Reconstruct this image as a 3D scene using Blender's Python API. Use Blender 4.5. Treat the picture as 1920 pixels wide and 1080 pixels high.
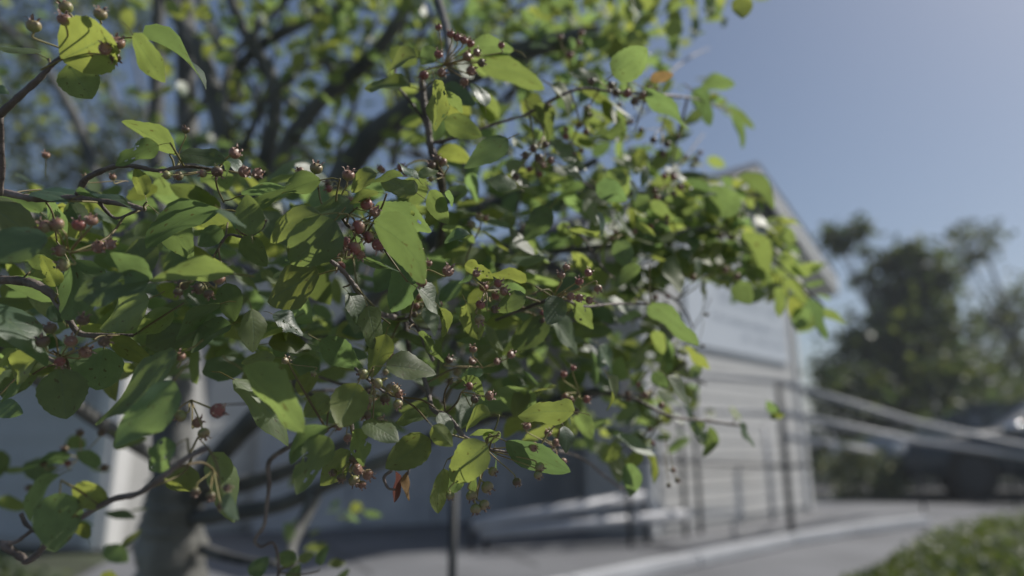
import bpy, bmesh, math, random
from mathutils import Vector, Matrix, Quaternion

R = math.radians
random.seed(7)
scene = bpy.context.scene
for o in list(bpy.data.objects):
    bpy.data.objects.remove(o, do_unlink=True)
col = scene.collection

# ------------------------------------------------------------------ camera
PITCH = 13.0
CAM = Vector((0.0, 0.0, 0.65))
F_PX = 1280.0            # focal length in pixels of the 1920 px wide photograph (24 mm lens)
cam_data = bpy.data.cameras.new('camera')
cam_data.lens = 24.0
cam_data.sensor_width = 36.0
cam_data.clip_start = 0.02
cam_data.clip_end = 900.0
cam_data.dof.use_dof = True
cam_data.dof.focus_distance = 0.45
cam_data.dof.aperture_fstop = 2.7
cam = bpy.data.objects.new('camera', cam_data)
cam.location = CAM
cam.rotation_euler = (R(90 + PITCH), 0, 0)
col.objects.link(cam)
scene.camera = cam

# ------------------------------------------------------------------ sky, sun, exposure
SUN_AZ, SUN_EL = 68.0, 47.0      # azimuth clockwise from the view direction
world = bpy.data.worlds.new('World')
scene.world = world
world.use_nodes = True
wn = world.node_tree.nodes
wl = world.node_tree.links
wn.clear()
sky = wn.new('ShaderNodeTexSky')
sky.sky_type = 'NISHITA'
sky.sun_disc = False
sky.sun_elevation = R(SUN_EL)
sky.sun_rotation = R(SUN_AZ)
sky.air_density = 1.0
sky.dust_density = 1.4
sky.ozone_density = 1.3
bg = wn.new('ShaderNodeBackground')
bg.inputs['Strength'].default_value = 0.064
wo = wn.new('ShaderNodeOutputWorld')
wl.new(sky.outputs[0], bg.inputs['Color'])
wl.new(bg.outputs[0], wo.inputs['Surface'])

sun_data = bpy.data.lights.new('sun', 'SUN')
sun_data.energy = 3.6
sun_data.angle = R(0.53)
sun_data.color = (1.0, 0.95, 0.87)
sun = bpy.data.objects.new('sun', sun_data)
SUN_DIR = Vector((math.sin(R(SUN_AZ)) * math.cos(R(SUN_EL)), math.cos(R(SUN_AZ)) * math.cos(R(SUN_EL)), math.sin(R(SUN_EL))))
sun.rotation_euler = SUN_DIR.to_track_quat('Z', 'Y').to_euler()
sun.location = (5, 5, 8)
col.objects.link(sun)

scene.view_settings.view_transform = 'Standard'
scene.view_settings.look = 'None'
scene.view_settings.gamma = 1.0
scene.view_settings.exposure = 0.28
scene.view_settings.use_curve_mapping = False
scene.render.engine = 'CYCLES'
scene.cycles.max_bounces = 12
scene.cycles.diffuse_bounces = 8
scene.cycles.transmission_bounces = 10
scene.cycles.transparent_max_bounces = 12
scene.cycles.sample_clamp_indirect = 6.0
scene.cycles.caustics_reflective = False
scene.cycles.caustics_refractive = False

# ------------------------------------------------------------------ helpers
SP, CP = math.sin(R(PITCH)), math.cos(R(PITCH))
FWD = Vector((0, CP, SP)); UPV = Vector((0, -SP, CP)); RIGHT = Vector((1, 0, 0))

def ray(px, py):
    return FWD + RIGHT * ((px - 960.0) / F_PX) + UPV * ((540.0 - py) / F_PX)

def at(px, py, d):
    """the point d metres in front of the lens that the photograph shows at px, py"""
    return CAM + ray(px, py) * d

def ground(px, py, z=0.0):
    r = ray(px, py)
    return CAM + r * ((z - CAM.z) / r.z)

def height_over(p, py):
    """z of the photograph's row py straight above the ground point p"""
    lo, hi = -2.0, 30.0
    for _ in range(50):
        m = (lo + hi) / 2
        v = Vector((p.x, p.y, m)) - CAM
        y = 540 - F_PX * v.dot(UPV) / v.dot(FWD)
        if y > py: lo = m
        else: hi = m
    return (lo + hi) / 2

def link_mesh(name, bm, mats, parent=None, smooth=False):
    me = bpy.data.meshes.new(name)
    bm.to_mesh(me); bm.free()
    return link_me(name, me, mats, parent, smooth)

def link_me(name, me, mats, parent=None, smooth=False):
    if not isinstance(mats, (list, tuple)): mats = [mats]
    if len(me.materials) == 0:
        for m in mats: me.materials.append(m)
    if smooth and len(me.polygons):
        me.polygons.foreach_set('use_smooth', [True] * len(me.polygons))
    o = bpy.data.objects.new(name, me)
    col.objects.link(o)
    if parent is not None: o.parent = parent
    return o

def thing(name, label, cat, loc=(0, 0, 0), group=None):
    o = bpy.data.objects.new(name, None)
    o.empty_display_size = 0.1
    o.location = loc
    col.objects.link(o)
    tag(o, label, cat, group)
    return o

def tag(o, label=None, cat=None, group=None, kind=None):
    if label: o['label'] = label
    if cat: o['category'] = cat
    if group: o['group'] = group
    if kind: o['kind'] = kind
    return o

def box_bm(bm, center, size, mat=None, bevel=0.0):
    r = bmesh.ops.create_cube(bm, size=1.0)
    vs = r['verts']
    for v in vs:
        v.co = Vector((v.co.x * size[0], v.co.y * size[1], v.co.z * size[2])) + Vector(center)
    if bevel > 0:
        es = list({e for v in vs for e in v.link_edges})
        g = bmesh.ops.bevel(bm, geom=es, offset=bevel, segments=2, affect='EDGES', profile=0.6)
        vs = list({v for f in g['faces'] for v in f.verts} | {v for v in vs if v.is_valid})
    if mat is not None:
        bmesh.ops.transform(bm, matrix=mat, verts=vs)
    return vs

def catmull(pts, sub=5):
    P = [Vector(p) for p in pts]
    if len(P) < 3:
        return [P[0].lerp(P[-1], k / sub) for k in range(sub + 1)]
    Q = [P[0] * 2 - P[1]] + P + [P[-1] * 2 - P[-2]]
    out = []
    for i in range(1, len(Q) - 2):
        a, b, c, d = Q[i - 1], Q[i], Q[i + 1], Q[i + 2]
        for k in range(sub):
            t = k / sub
            out.append(0.5 * ((2 * b) + (c - a) * t + (2 * a - 5 * b + 4 * c - d) * t * t + (3 * b - a - 3 * c + d) * t ** 3))
    out.append(P[-1])
    return out

def tube_bm(bm, pts, r0, r1, sides=7, rough=0.0, cap=True):
    n = len(pts)
    prev = None
    rings = []
    for i, p in enumerate(pts):
        a = pts[max(0, i - 1)]; b = pts[min(n - 1, i + 1)]
        t = (b - a)
        if t.length < 1e-9: t = Vector((0, 0, 1))
        t.normalize()
        if prev is None:
            u = t.orthogonal().normalized()
        else:
            u = (prev - t * prev.dot(t))
            u = u.normalized() if u.length > 1e-6 else t.orthogonal().normalized()
        prev = u
        w = t.cross(u)
        f = i / max(1, n - 1)
        r = r0 + (r1 - r0) * f
        r *= 1 + random.uniform(-rough, rough)
        rings.append([bm.verts.new(p + (u * math.cos(2 * math.pi * k / sides) + w * math.sin(2 * math.pi * k / sides)) * r * (1 + random.uniform(-rough, rough) * 0.6)) for k in range(sides)])
    for i in range(n - 1):
        for k in range(sides):
            bm.faces.new((rings[i][k], rings[i][(k + 1) % sides], rings[i + 1][(k + 1) % sides], rings[i + 1][k]))
    if cap:
        bm.faces.new(list(reversed(rings[0])))
        bm.faces.new(rings[-1])

# ------------------------------------------------------------------ materials
def new_mat(name):
    m = bpy.data.materials.new(name)
    m.use_nodes = True
    nt = m.node_tree
    nt.nodes.clear()
    out = nt.nodes.new('ShaderNodeOutputMaterial')
    return m, nt, nt.nodes, nt.links, out

def simple(name, c, rough=0.7, var=0.12, scale=6.0, bump=0.0, bscale=40.0, metallic=0.0, c2=None, stretch=None, spec=0.5):
    m, nt, N, L, out = new_mat(name)
    b = N.new('ShaderNodeBsdfPrincipled')
    tc = N.new('ShaderNodeTexCoord')
    mp = N.new('ShaderNodeMapping')
    if stretch: mp.inputs['Scale'].default_value = stretch
    L.new(tc.outputs['Object'], mp.inputs['Vector'])
    nz = N.new('ShaderNodeTexNoise'); nz.inputs['Scale'].default_value = scale; nz.inputs['Detail'].default_value = 6
    L.new(mp.outputs[0], nz.inputs['Vector'])
    cr = N.new('ShaderNodeValToRGB')
    a = [max(0, x * (1 - var)) for x in c]; d = [min(1, x * (1 + var)) for x in (c2 or c)]
    cr.color_ramp.elements[0].position = 0.3; cr.color_ramp.elements[1].position = 0.7
    cr.color_ramp.elements[0].color = (*a, 1); cr.color_ramp.elements[1].color = (*d, 1)
    L.new(nz.outputs['Fac'], cr.inputs['Fac'])
    L.new(cr.outputs['Color'], b.inputs['Base Color'])
    b.inputs['Roughness'].default_value = rough
    b.inputs['Metallic'].default_value = metallic
    b.inputs['Specular IOR Level'].default_value = spec
    if bump > 0:
        n2 = N.new('ShaderNodeTexNoise'); n2.inputs['Scale'].default_value = bscale; n2.inputs['Detail'].default_value = 5
        L.new(mp.outputs[0], n2.inputs['Vector'])
        bp = N.new('ShaderNodeBump'); bp.inputs['Strength'].default_value = bump; bp.inputs['Distance'].default_value = 0.01
        L.new(n2.outputs['Fac'], bp.inputs['Height'])
        L.new(bp.outputs[0], b.inputs['Normal'])
    L.new(b.outputs[0], out.inputs['Surface'])
    return m

def leaf_mat(name, top, under, trans, tf=0.42, rough=0.46, random_from='object', spread=0.35, spots=0.0, gloss=1.0):
    m, nt, N, L, out = new_mat(name)
    def math_(op, a, b=None):
        n = N.new('ShaderNodeMath'); n.operation = op
        for i, v in enumerate((a, b)):
            if v is None: continue
            if isinstance(v, (int, float)): n.inputs[i].default_value = v
            else: L.new(v, n.inputs[i])
        return n.outputs[0]
    def mix_(f, a, b, kind='MIX'):
        n = N.new('ShaderNodeMix'); n.data_type = 'RGBA'; n.blend_type = kind
        if isinstance(f, (int, float)): n.inputs[0].default_value = f
        else: L.new(f, n.inputs[0])
        for s, v in ((n.inputs[6], a), (n.inputs[7], b)):
            if isinstance(v, tuple): s.default_value = (*v, 1)
            else: L.new(v, s)
        return n.outputs[2]
    if random_from == 'object':
        rnd = N.new('ShaderNodeObjectInfo').outputs['Random']
    else:
        at_ = N.new('ShaderNodeAttribute'); at_.attribute_name = 'rnd'; rnd = at_.outputs['Fac']
    uv = N.new('ShaderNodeUVMap'); uv.uv_map = 'UVMap'
    sx = N.new('ShaderNodeSeparateXYZ'); L.new(uv.outputs[0], sx.inputs[0])
    x = math_('MULTIPLY', math_('SUBTRACT', sx.outputs[0], 0.5), 2.0)
    ax = math_('ABSOLUTE', x)
    ph = math_('SUBTRACT', math_('MULTIPLY', sx.outputs[1], 58.0), math_('MULTIPLY', math_('POWER', ax, 1.2), 17.0))
    nv_ = N.new('ShaderNodeTexNoise'); nv_.inputs['Scale'].default_value = 6.0; L.new(uv.outputs[0], nv_.inputs['Vector'])
    ph = math_('ADD', ph, math_('MULTIPLY', math_('ADD', nv_.outputs['Fac'], math_('MULTIPLY', rnd, 3.0)), 7.0))
    vein = math_('POWER', math_('MULTIPLY', math_('ADD', math_('SINE', ph), 1.0), 0.5), 7.0)
    vein = math_('MULTIPLY', vein, math_('SUBTRACT', 1.0, math_('MULTIPLY', ax, 0.7)))
    mid = math_('SUBTRACT', 1.0, math_('MINIMUM', math_('MULTIPLY', ax, 16.0), 1.0))
    vmix = math_('MINIMUM', math_('ADD', math_('MULTIPLY', vein, 0.30), math_('MULTIPLY', mid, 0.8)), 1.0)
    tc = N.new('ShaderNodeTexCoord')
    nz = N.new('ShaderNodeTexNoise'); nz.inputs['Scale'].default_value = 3.2; nz.inputs['Detail'].default_value = 4
    add = N.new('ShaderNodeVectorMath'); add.operation = 'ADD'
    cmb = N.new('ShaderNodeCombineXYZ'); L.new(math_('MULTIPLY', rnd, 53.0), cmb.inputs[0])
    L.new(uv.outputs[0], add.inputs[0]); L.new(cmb.outputs[0], add.inputs[1])
    L.new(add.outputs[0], nz.inputs['Vector'])
    # value of every leaf differs a little
    val = math_('ADD', math_('MULTIPLY', rnd, spread), 1.0 - spread * 0.45)
    val = math_('MULTIPLY', val, math_('ADD', math_('MULTIPLY', nz.outputs['Fac'], 0.6), 0.70))
    vc = N.new('ShaderNodeCombineXYZ')
    for i in range(3): L.new(val, vc.inputs[i])
    r2 = math_('FRACT', math_('MULTIPLY', rnd, 7.31))
    geo = N.new('ShaderNodeNewGeometry')
    topc = mix_(vmix, mix_(r2, (top[0] * 0.62, top[1] * 0.80, top[2] * 1.0), (top[0] * 1.45, top[1] * 1.15, top[2] * 0.7)), (top[0] * 2.1, top[1] * 1.7, top[2] * 1.6))
    undc = mix_(vmix, mix_(r2, under, (under[0] * 1.15, under[1] * 1.0, under[2] * 0.75)), (under[0] * 1.35, under[1] * 1.3, under[2] * 1.2))
    base = mix_(geo.outputs['Backfacing'], topc, undc)
    base = mix_(1.0, base, vc.outputs[0], 'MULTIPLY')
    trc = mix_(r2, (trans[0] * 0.78, trans[1] * 0.9, trans[2] * 1.0), (trans[0] * 1.28, trans[1] * 1.06, trans[2] * 0.7))
    trc = mix_(math_('MULTIPLY', vmix, 0.5), trc, (trans[0] * 0.45, trans[1] * 0.5, trans[2] * 0.5))
    trc = mix_(1.0, trc, vc.outputs[0], 'MULTIPLY')
    if spots > 0:
        n3 = N.new('ShaderNodeTexNoise'); n3.inputs['Scale'].default_value = 7.0
        L.new(add.outputs[0], n3.inputs['Vector'])
        sp = math_('MULTIPLY', math_('GREATER_THAN', n3.outputs['Fac'], 0.67), spots)
        base = mix_(sp, base, (0.10, 0.055, 0.02)); trc = mix_(sp, trc, (0.12, 0.07, 0.02))
    pb = N.new('ShaderNodeBsdfPrincipled')
    L.new(base, pb.inputs['Base Color'])
    rg = math_('ADD', math_('MULTIPLY', geo.outputs['Backfacing'], 0.22), math_('ADD', rough, math_('MULTIPLY', r2, 0.12)))
    L.new(rg, pb.inputs['Roughness'])
    L.new(math_('SUBTRACT', gloss, math_('MULTIPLY', geo.outputs['Backfacing'], 0.75 * gloss)), pb.inputs['Specular IOR Level'])
    pb.inputs['Coat Weight'].default_value = 0.25 * (gloss > 0.8); pb.inputs['Coat Roughness'].default_value = 0.42
    bp = N.new('ShaderNodeBump'); bp.inputs['Strength'].default_value = 0.32; bp.inputs['Distance'].default_value = 0.0012
    hh = math_('ADD', math_('MULTIPLY', vein, -0.3), math_('ADD', math_('MULTIPLY', mid, -0.8), math_('MULTIPLY', nz.outputs['Fac'], 1.6)))
    L.new(hh, bp.inputs['Height']); L.new(bp.outputs[0], pb.inputs['Normal'])
    tr = N.new('ShaderNodeBsdfTranslucent'); L.new(trc, tr.inputs['Color'])
    ms = N.new('ShaderNodeMixShader'); ms.inputs[0].default_value = tf
    L.new(pb.outputs[0], ms.inputs[1]); L.new(tr.outputs[0], ms.inputs[2])
    L.new(ms.outputs[0], out.inputs['Surface'])
    return m

TOP = (0.072, 0.122, 0.072); UND = (0.15, 0.20, 0.105); TRN = (0.285, 0.39, 0.11)
M_leaf = leaf_mat('serviceberry leaf', TOP, UND, TRN, tf=0.5, spots=0.6, spread=0.5)
M_leaf_mass = leaf_mat('serviceberry leaf mass', TOP, UND, (0.345, 0.46, 0.13), tf=0.5, random_from='attr', spread=0.5)
M_limb = simple('dark limb bark', (0.085, 0.088, 0.09), 0.85, 0.35, 9, 0.6, 60, c2=(0.15, 0.15, 0.145), stretch=(1, 1, 0.35))
M_leaf_orange = leaf_mat('orange leaf', (0.26, 0.18, 0.09), (0.30, 0.21, 0.12), (0.42, 0.29, 0.13))
M_leaf_red = leaf_mat('withered red leaf', (0.20, 0.08, 0.065), (0.20, 0.09, 0.075), (0.24, 0.09, 0.07))
M_leaf_tan = leaf_mat('withered tan leaf', (0.19, 0.13, 0.065), (0.19, 0.13, 0.07), (0.24, 0.16, 0.06))
M_far_a = leaf_mat('far dark leaves', (0.04, 0.07, 0.038), (0.065, 0.095, 0.05), (0.14, 0.195, 0.04), tf=0.35, random_from='attr', spread=0.7, gloss=0.3)
M_far_b = leaf_mat('far pale leaves', (0.075, 0.10, 0.06), (0.10, 0.125, 0.075), (0.17, 0.21, 0.06), tf=0.35, random_from='attr', spread=0.6, gloss=0.3)
M_far_c = leaf_mat('far olive leaves', (0.05, 0.075, 0.04), (0.085, 0.11, 0.06), (0.16, 0.21, 0.05), tf=0.4, random_from='attr', spread=0.7, gloss=0.3)
M_shrub = leaf_mat('grey green shrub leaves', (0.14, 0.17, 0.11), (0.16, 0.19, 0.13), (0.20, 0.24, 0.09), tf=0.3, random_from='attr', spread=0.8, gloss=0.3)
M_cover = leaf_mat('ground cover leaves', (0.045, 0.078, 0.028), (0.065, 0.095, 0.04), (0.16, 0.22, 0.035), tf=0.36, rough=0.38, random_from='attr', spread=0.6, gloss=0.5)
M_petiole = simple('petiole', (0.20, 0.17, 0.05), 0.5, 0.25, 30)
M_stalk = simple('green brown stalk', (0.17, 0.11, 0.06), 0.6, 0.3, 20, c2=(0.17, 0.16, 0.06))
M_pedicel = simple('pedicel', (0.34, 0.20, 0.12), 0.5, 0.2, 0.3, c2=(0.32, 0.30, 0.12))
M_bark = simple('grey bark', (0.12, 0.125, 0.115), 0.85, 0.4, 7, 0.9, 45, c2=(0.24, 0.235, 0.22), stretch=(1, 1, 0.35))
M_twig = simple('twig bark', (0.075, 0.055, 0.045), 0.55, 0.3, 40, 0.4, 160, c2=(0.20, 0.165, 0.15))
def berry_mat(name, a, b):
    m, nt, N, L, out = new_mat(name)
    p = N.new('ShaderNodeBsdfPrincipled')
    tc = N.new('ShaderNodeTexCoord'); sx = N.new('ShaderNodeSeparateXYZ'); L.new(tc.outputs['Generated'], sx.inputs[0])
    nz = N.new('ShaderNodeTexNoise'); nz.inputs['Scale'].default_value = 3.5; L.new(tc.outputs['Generated'], nz.inputs['Vector'])
    ad = N.new('ShaderNodeMath'); ad.operation = 'MULTIPLY_ADD'; ad.inputs[1].default_value = 0.7
    L.new(nz.outputs['Fac'], ad.inputs[0]); L.new(sx.outputs[2], ad.inputs[2])
    cr = N.new('ShaderNodeValToRGB')
    cr.color_ramp.elements[0].position = 0.55; cr.color_ramp.elements[1].position = 1.25 if False else 1.0
    cr.color_ramp.elements[0].color = (*a, 1); cr.color_ramp.elements[1].color = (*b, 1)
    L.new(ad.outputs[0], cr.inputs['Fac']); L.new(cr.outputs[0], p.inputs['Base Color'])
    p.inputs['Roughness'].default_value = 0.42
    p.inputs['Subsurface Weight'].default_value = 0.25
    p.inputs['Subsurface Radius'].default_value = (0.004, 0.003, 0.001)
    p.inputs['Subsurface Scale'].default_value = 0.5
    L.new(p.outputs[0], out.inputs['Surface'])
    return m
M_berry = {'g': berry_mat('green berry', (0.26, 0.28, 0.11), (0.30, 0.24, 0.13)),
           'p': berry_mat('blushing berry', (0.29, 0.26, 0.14), (0.28, 0.155, 0.11)),
           'r': berry_mat('red berry', (0.30, 0.19, 0.12), (0.27, 0.10, 0.085)),
           'd': berry_mat('dull berry', (0.17, 0.16, 0.075), (0.15, 0.10, 0.07))}
M_calyx = simple('dry calyx', (0.15, 0.068, 0.046), 0.7, 0.5, 2.2, c2=(0.40, 0.285, 0.235))
M_siding = simple('white clapboard', (0.60, 0.597, 0.585), 0.6, 0.05, 3, 0.1, 60, stretch=(1, 1, 6))
M_wallcore = simple('sheathing', (0.45, 0.45, 0.44), 0.8, 0.05)
M_trim = simple('white trim paint', (0.74, 0.74, 0.73), 0.5, 0.04, 4)
M_bluewall = simple('pale blue siding', (0.50, 0.525, 0.55), 0.6, 0.05, 3, 0.1, 60)
M_sign = simple('white sign face', (0.64, 0.69, 0.76), 0.4, 0.02, 2)
M_ink = simple('grey blue sign lettering', (0.46, 0.51, 0.58), 0.5, 0.1, 8)
M_shingle = simple('dark shingle', (0.09, 0.095, 0.105), 0.9, 0.3, 12, 0.4, 50)
M_glass = simple('dark window glass', (0.02, 0.028, 0.04), 0.06, 0.1, 2)
M_slate = simple('slate grey panel', (0.42, 0.44, 0.48), 0.7, 0.15, 3, c2=(0.50, 0.51, 0.52))
M_concrete = simple('pale concrete', (0.165, 0.17, 0.183), 0.85, 0.24, 1.6, 0.25, 70)
M_asphalt = simple('asphalt', (0.045, 0.047, 0.05), 0.9, 0.25, 8, 0.5, 90)
M_joint = simple('dark joint filler', (0.09, 0.09, 0.09), 0.9, 0.2)
M_kerb = simple('kerb concrete', (0.52, 0.53, 0.55), 0.75, 0.08, 4, 0.2, 80)
M_rail = simple('galvanised rail', (0.44, 0.45, 0.48), 0.5, 0.1, 12, metallic=0.1)
M_black = simple('black painted steel', (0.022, 0.026, 0.032), 0.6, 0.2, 20)
M_soil = simple('planting soil', (0.045, 0.045, 0.035), 0.95, 0.4, 5, 0.8, 30, c2=(0.06, 0.075, 0.04))
M_carpaint = simple('dark blue car paint', (0.035, 0.05, 0.066), 0.3, 0.05, 2)
M_tyre = simple('tyre rubber', (0.02, 0.02, 0.02), 0.8, 0.1)
M_chrome = simple('chrome', (0.75, 0.76, 0.78), 0.22, 0.02, 2, metallic=1.0)
M_lamp = simple('headlamp lens', (0.6, 0.62, 0.65), 0.08, 0.02, 2)

# ------------------------------------------------------------------ ground
def sheet(name, pts, mat, z, kind='structure', sub=1):
    bm = bmesh.new()
    vs = [bm.verts.new((p[0], p[1], z)) for p in pts]
    bm.faces.new(vs)
    o = link_mesh(name, bm, mat)
    tag(o, kind=kind)
    return o
sheet('ground', [(-250, -250), (250, -250), (250, 450), (-250, 450)], M_soil, -0.012)
pave = sheet('pavement', [(-1.9, 2.6), (-1.2, 1.75), (-0.45, 1.62), (-0.3, 0.9), (-1.5, -3.0), (4.0, -3.0), (2.6, 2.2), (4.2, 5.2), (5.6, 7.3), (4.3, 8.6), (3.2, 9.2), (-3.2, 7.4)], M_concrete, 0.0)

sheet('road', [(4.0, 7.95), (30, 6.4), (30, 12.5), (4.0, 13.2)], M_asphalt, -0.005)
for (xa, ya, xb, yb) in ((430, 1012, 1150, 1006), (430, 1052, 1290, 1030), (700, 1078, 560, 990), (1010, 1062, 840, 988), (1300, 1050, 1130, 985)):
    pa, pb2 = ground(xa, ya), ground(xb, yb); d_ = (pb2 - pa).normalized(); n_ = Vector((-d_.y, d_.x, 0)) * 0.007
    bm = bmesh.new(); bm.faces.new([bm.verts.new(p + Vector((0, 0, 0.004))) for p in (pa - n_, pb2 - n_, pb2 + n_, pa + n_)])
    bmesh.ops.recalc_face_normals(bm, faces=bm.faces); link_mesh('joint', bm, M_joint, pave)
# ------------------------------------------------------------------ buildings
def wall_frame(origin, az):
    """local x runs along the wall (azimuth az, clockwise from +Y), local y points out of the face (towards az + 90), z up"""
    d = Vector((math.sin(R(az)), math.cos(R(az)), 0)); n = Vector((math.sin(R(az + 90)), math.cos(R(az + 90)), 0))
    m = Matrix(((d.x, n.x, 0, origin[0]), (d.y, n.y, 0, origin[1]), (0, 0, 1, origin[2] if len(origin) > 2 else 0), (0, 0, 0, 1)))
    return m

def prism(pts, y0, y1, M=None):
    """outline pts (x, z) extruded between y0 and y1"""
    bm = bmesh.new()
    a = [bm.verts.new((x, y0, z)) for x, z in pts]; b = [bm.verts.new((x, y1, z)) for x, z in pts]
    n = len(pts)
    bm.faces.new(a); bm.faces.new(list(reversed(b)))
    for i in range(n):
        bm.faces.new((a[(i + 1) % n], a[i], b[i], b[(i + 1) % n]))
    if M is not None: bmesh.ops.transform(bm, matrix=M, verts=bm.verts)
    bmesh.ops.recalc_face_normals(bm, faces=bm.faces)
    return bm

def plank_row(parent, x0f, x1f, z0, z1, step, mat, y=0.0):
    """clapboards from z0 to z1, each a wedge that overlaps the one below; x0f, x1f give its ends at a height"""
    z = z0
    while z < z1 - 0.02:
        t = min(z + step, z1)
        xa0, xb0, xa1, xb1 = x0f(z), x1f(z), x0f(t), x1f(t)
        if xb1 - xa1 > 0.02:
            bm = bmesh.new()
            c = [(xa0, y + 0.012, z), (xb0, y + 0.012, z), (xb1, y + 0.006, t), (xa1, y + 0.006, t),
                 (xa0, y, z), (xb0, y, z), (xb1, y, t), (xa1, y, t)]
            v = [bm.verts.new(p) for p in c]
            for f in ((0, 1, 2, 3), (7, 6, 5, 4), (4, 5, 1, 0), (3, 2, 6, 7), (1, 5, 6, 2), (4, 0, 3, 7)):
                bm.faces.new([v[i] for i in f])
            bmesh.ops.recalc_face_normals(bm, faces=bm.faces)
            link_mesh('plank', bm, mat, parent)
        z = t

FAZ = 44.0
Cb = ground(1520, 957)                     # right corner of the gabled front, on the ground
MF = wall_frame((Cb.x, Cb.y, 0), FAZ)
def on_front(px, py):
    r_ = ray(px, py); n_ = MF.to_3x3() @ Vector((0, 1, 0)); o_ = Vector((Cb.x, Cb.y, 0))
    return MF.inverted() @ (CAM + r_ * ((o_ - CAM).dot(n_) / r_.dot(n_)))
DEEP = 0.55
pk, ee = on_front(1383, 330), on_front(1536, 535)
HALF, ridge_z = -pk.x, pk.z
slope0 = (pk.z - ee.z) / (ee.x - pk.x)
eave_z = ridge_z - slope0 * HALF
print('GABLE half', HALF, 'ridge', ridge_z, 'eave', eave_z, 'slope', slope0)
gab = thing('gabled_building', 'white clapboard gabled front with a pale sign beside the ramp railing', 'building', (0, 0, 0))
gab.matrix_world = MF
LX = on_front(1213, 960).x
HL = -LX - HALF
pl_ = on_front(1306, 356)
slopeL = (ridge_z - pl_.z) / (pk.x - pl_.x)
eaveL = ridge_z - slopeL * HL
W2 = -LX
link_mesh('wall', prism([(-W2, 0), (0, 0), (0, eave_z), (-HALF, ridge_z - 0.02), (-W2, eaveL)], -DEEP, 0), M_wallcore, gab)
def gx0(z): return -W2 + 0.10 if z <= eaveL else -HALF - (ridge_z - z) / slopeL
def gx1(z): return -0.10 if z <= eave_z else -HALF + HALF * (ridge_z - z) / (ridge_z - eave_z) * 1.0
plank_row(gab, gx0, gx1, 0.06, eave_z, 0.125, M_siding)
plank_row(gab, gx0, gx1, eave_z, ridge_z - 0.08, 0.125, M_siding)
for x, ez in ((-W2 + 0.05, eaveL), (-0.05, eave_z)):
    bm = bmesh.new(); box_bm(bm, (x, 0.017, ez / 2), (0.095, 0.034, ez - 0.02), bevel=0.004); link_mesh('corner_board', bm, M_trim, gab)
bm = bmesh.new(); box_bm(bm, (0.017, -0.08, eave_z / 2), (0.034, 0.16, eave_z - 0.02), bevel=0.004); link_mesh('corner_board', bm, M_trim, gab)
# roof slabs with overhang, fascia boards, soffit
OV, OVF = ee.x, 0.22
for s, hw, sl, ez in ((-1, HL, slopeL, eaveL), (1, HALF, slope0, eave_z)):
    ex = hw + OV
    p = [(-HALF, ridge_z + 0.02), (-HALF + s * ex, ridge_z + 0.02 - sl * ex), (-HALF + s * ex, ridge_z + 0.09 - sl * ex), (-HALF, ridge_z + 0.09)]
    link_mesh('roof', prism(p, -DEEP - 2.2, OVF), M_shingle, gab)
    q = [(-HALF, ridge_z + 0.015), (-HALF + s * ex, ridge_z + 0.015 - sl * ex), (-HALF + s * ex, ridge_z - 0.15 - sl * ex), (-HALF, ridge_z - 0.15)]
    link_mesh('fascia', prism(q, OVF - 0.035, OVF - 0.002), M_trim, gab)
    t = [(-HALF + s * (hw + 0.04), ez - 0.12), (-HALF + s * ex, ez - sl * OV - 0.03), (-HALF + s * ex, ez - sl * OV - 0.16), (-HALF + s * (hw + 0.04), ez - 0.19)]
    link_mesh('soffit', prism(t, -DEEP - 2.0, OVF - 0.04), M_trim, gab)
bm = bmesh.new(); tube_bm(bm, [Vector((0.10, -0.05, 0.1)), Vector((0.10, -0.05, eave_z - 0.3)), Vector((0.22, -0.05, eave_z - 0.16))], 0.035, 0.035, 8)
link_mesh('downspout', bm, M_trim, gab, True)

# sign on the gabled front
sg = thing('sign_board', 'large pale sign with faint lettering on the gabled front', 'sign', (0, 0, 0))
sg.matrix_world = MF
sz0, sz1 = height_over(Cb, 688) , height_over(Cb, 545)
def face_x(px, py):
    r = ray(px, py); n = MF.to_3x3() @ Vector((0, 1, 0)); o = Vector((Cb.x, Cb.y, 0))
    p = CAM + r * ((o - CAM).dot(n) / r.dot(n))
    return MF.inverted() @ p
sa = face_x(1285, 690); sb = face_x(1474, 690)
bm = bmesh.new(); box_bm(bm, ((sa.x + sb.x) / 2, 0.026, (sz0 + sz1) / 2), (sb.x - sa.x, 0.02, sz1 - sz0), bevel=0.006); link_mesh('panel', bm, M_sign, sg)
rnd = random.Random(4)
bm = bmesh.new()
for row, (zf, h, wf) in enumerate(((0.86, 0.055, 0.3), (0.60, 0.13, 0.72), (0.36, 0.075, 0.8), (0.2, 0.06, 0.55))):
    x = sb.x - 0.06 - (sb.x - sa.x - 0.1) * wf
    z = sz0 + (sz1 - sz0) * zf
    while x < sb.x - 0.07:
        w = h * rnd.uniform(0.35, 0.6)
        if rnd.random() > 0.14:
            box_bm(bm, (x + w / 2, 0.0375, z), (w * 0.3, 0.003, h)); box_bm(bm, (x + w * 0.75, 0.0375, z + h * rnd.choice((-0.35, 0.35, 0))), (w * 0.4, 0.003, h * 0.22))
        x += w * 1.35
o = link_mesh('lettering', bm, M_ink, sg); o['kind'] = 'stuff'

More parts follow.
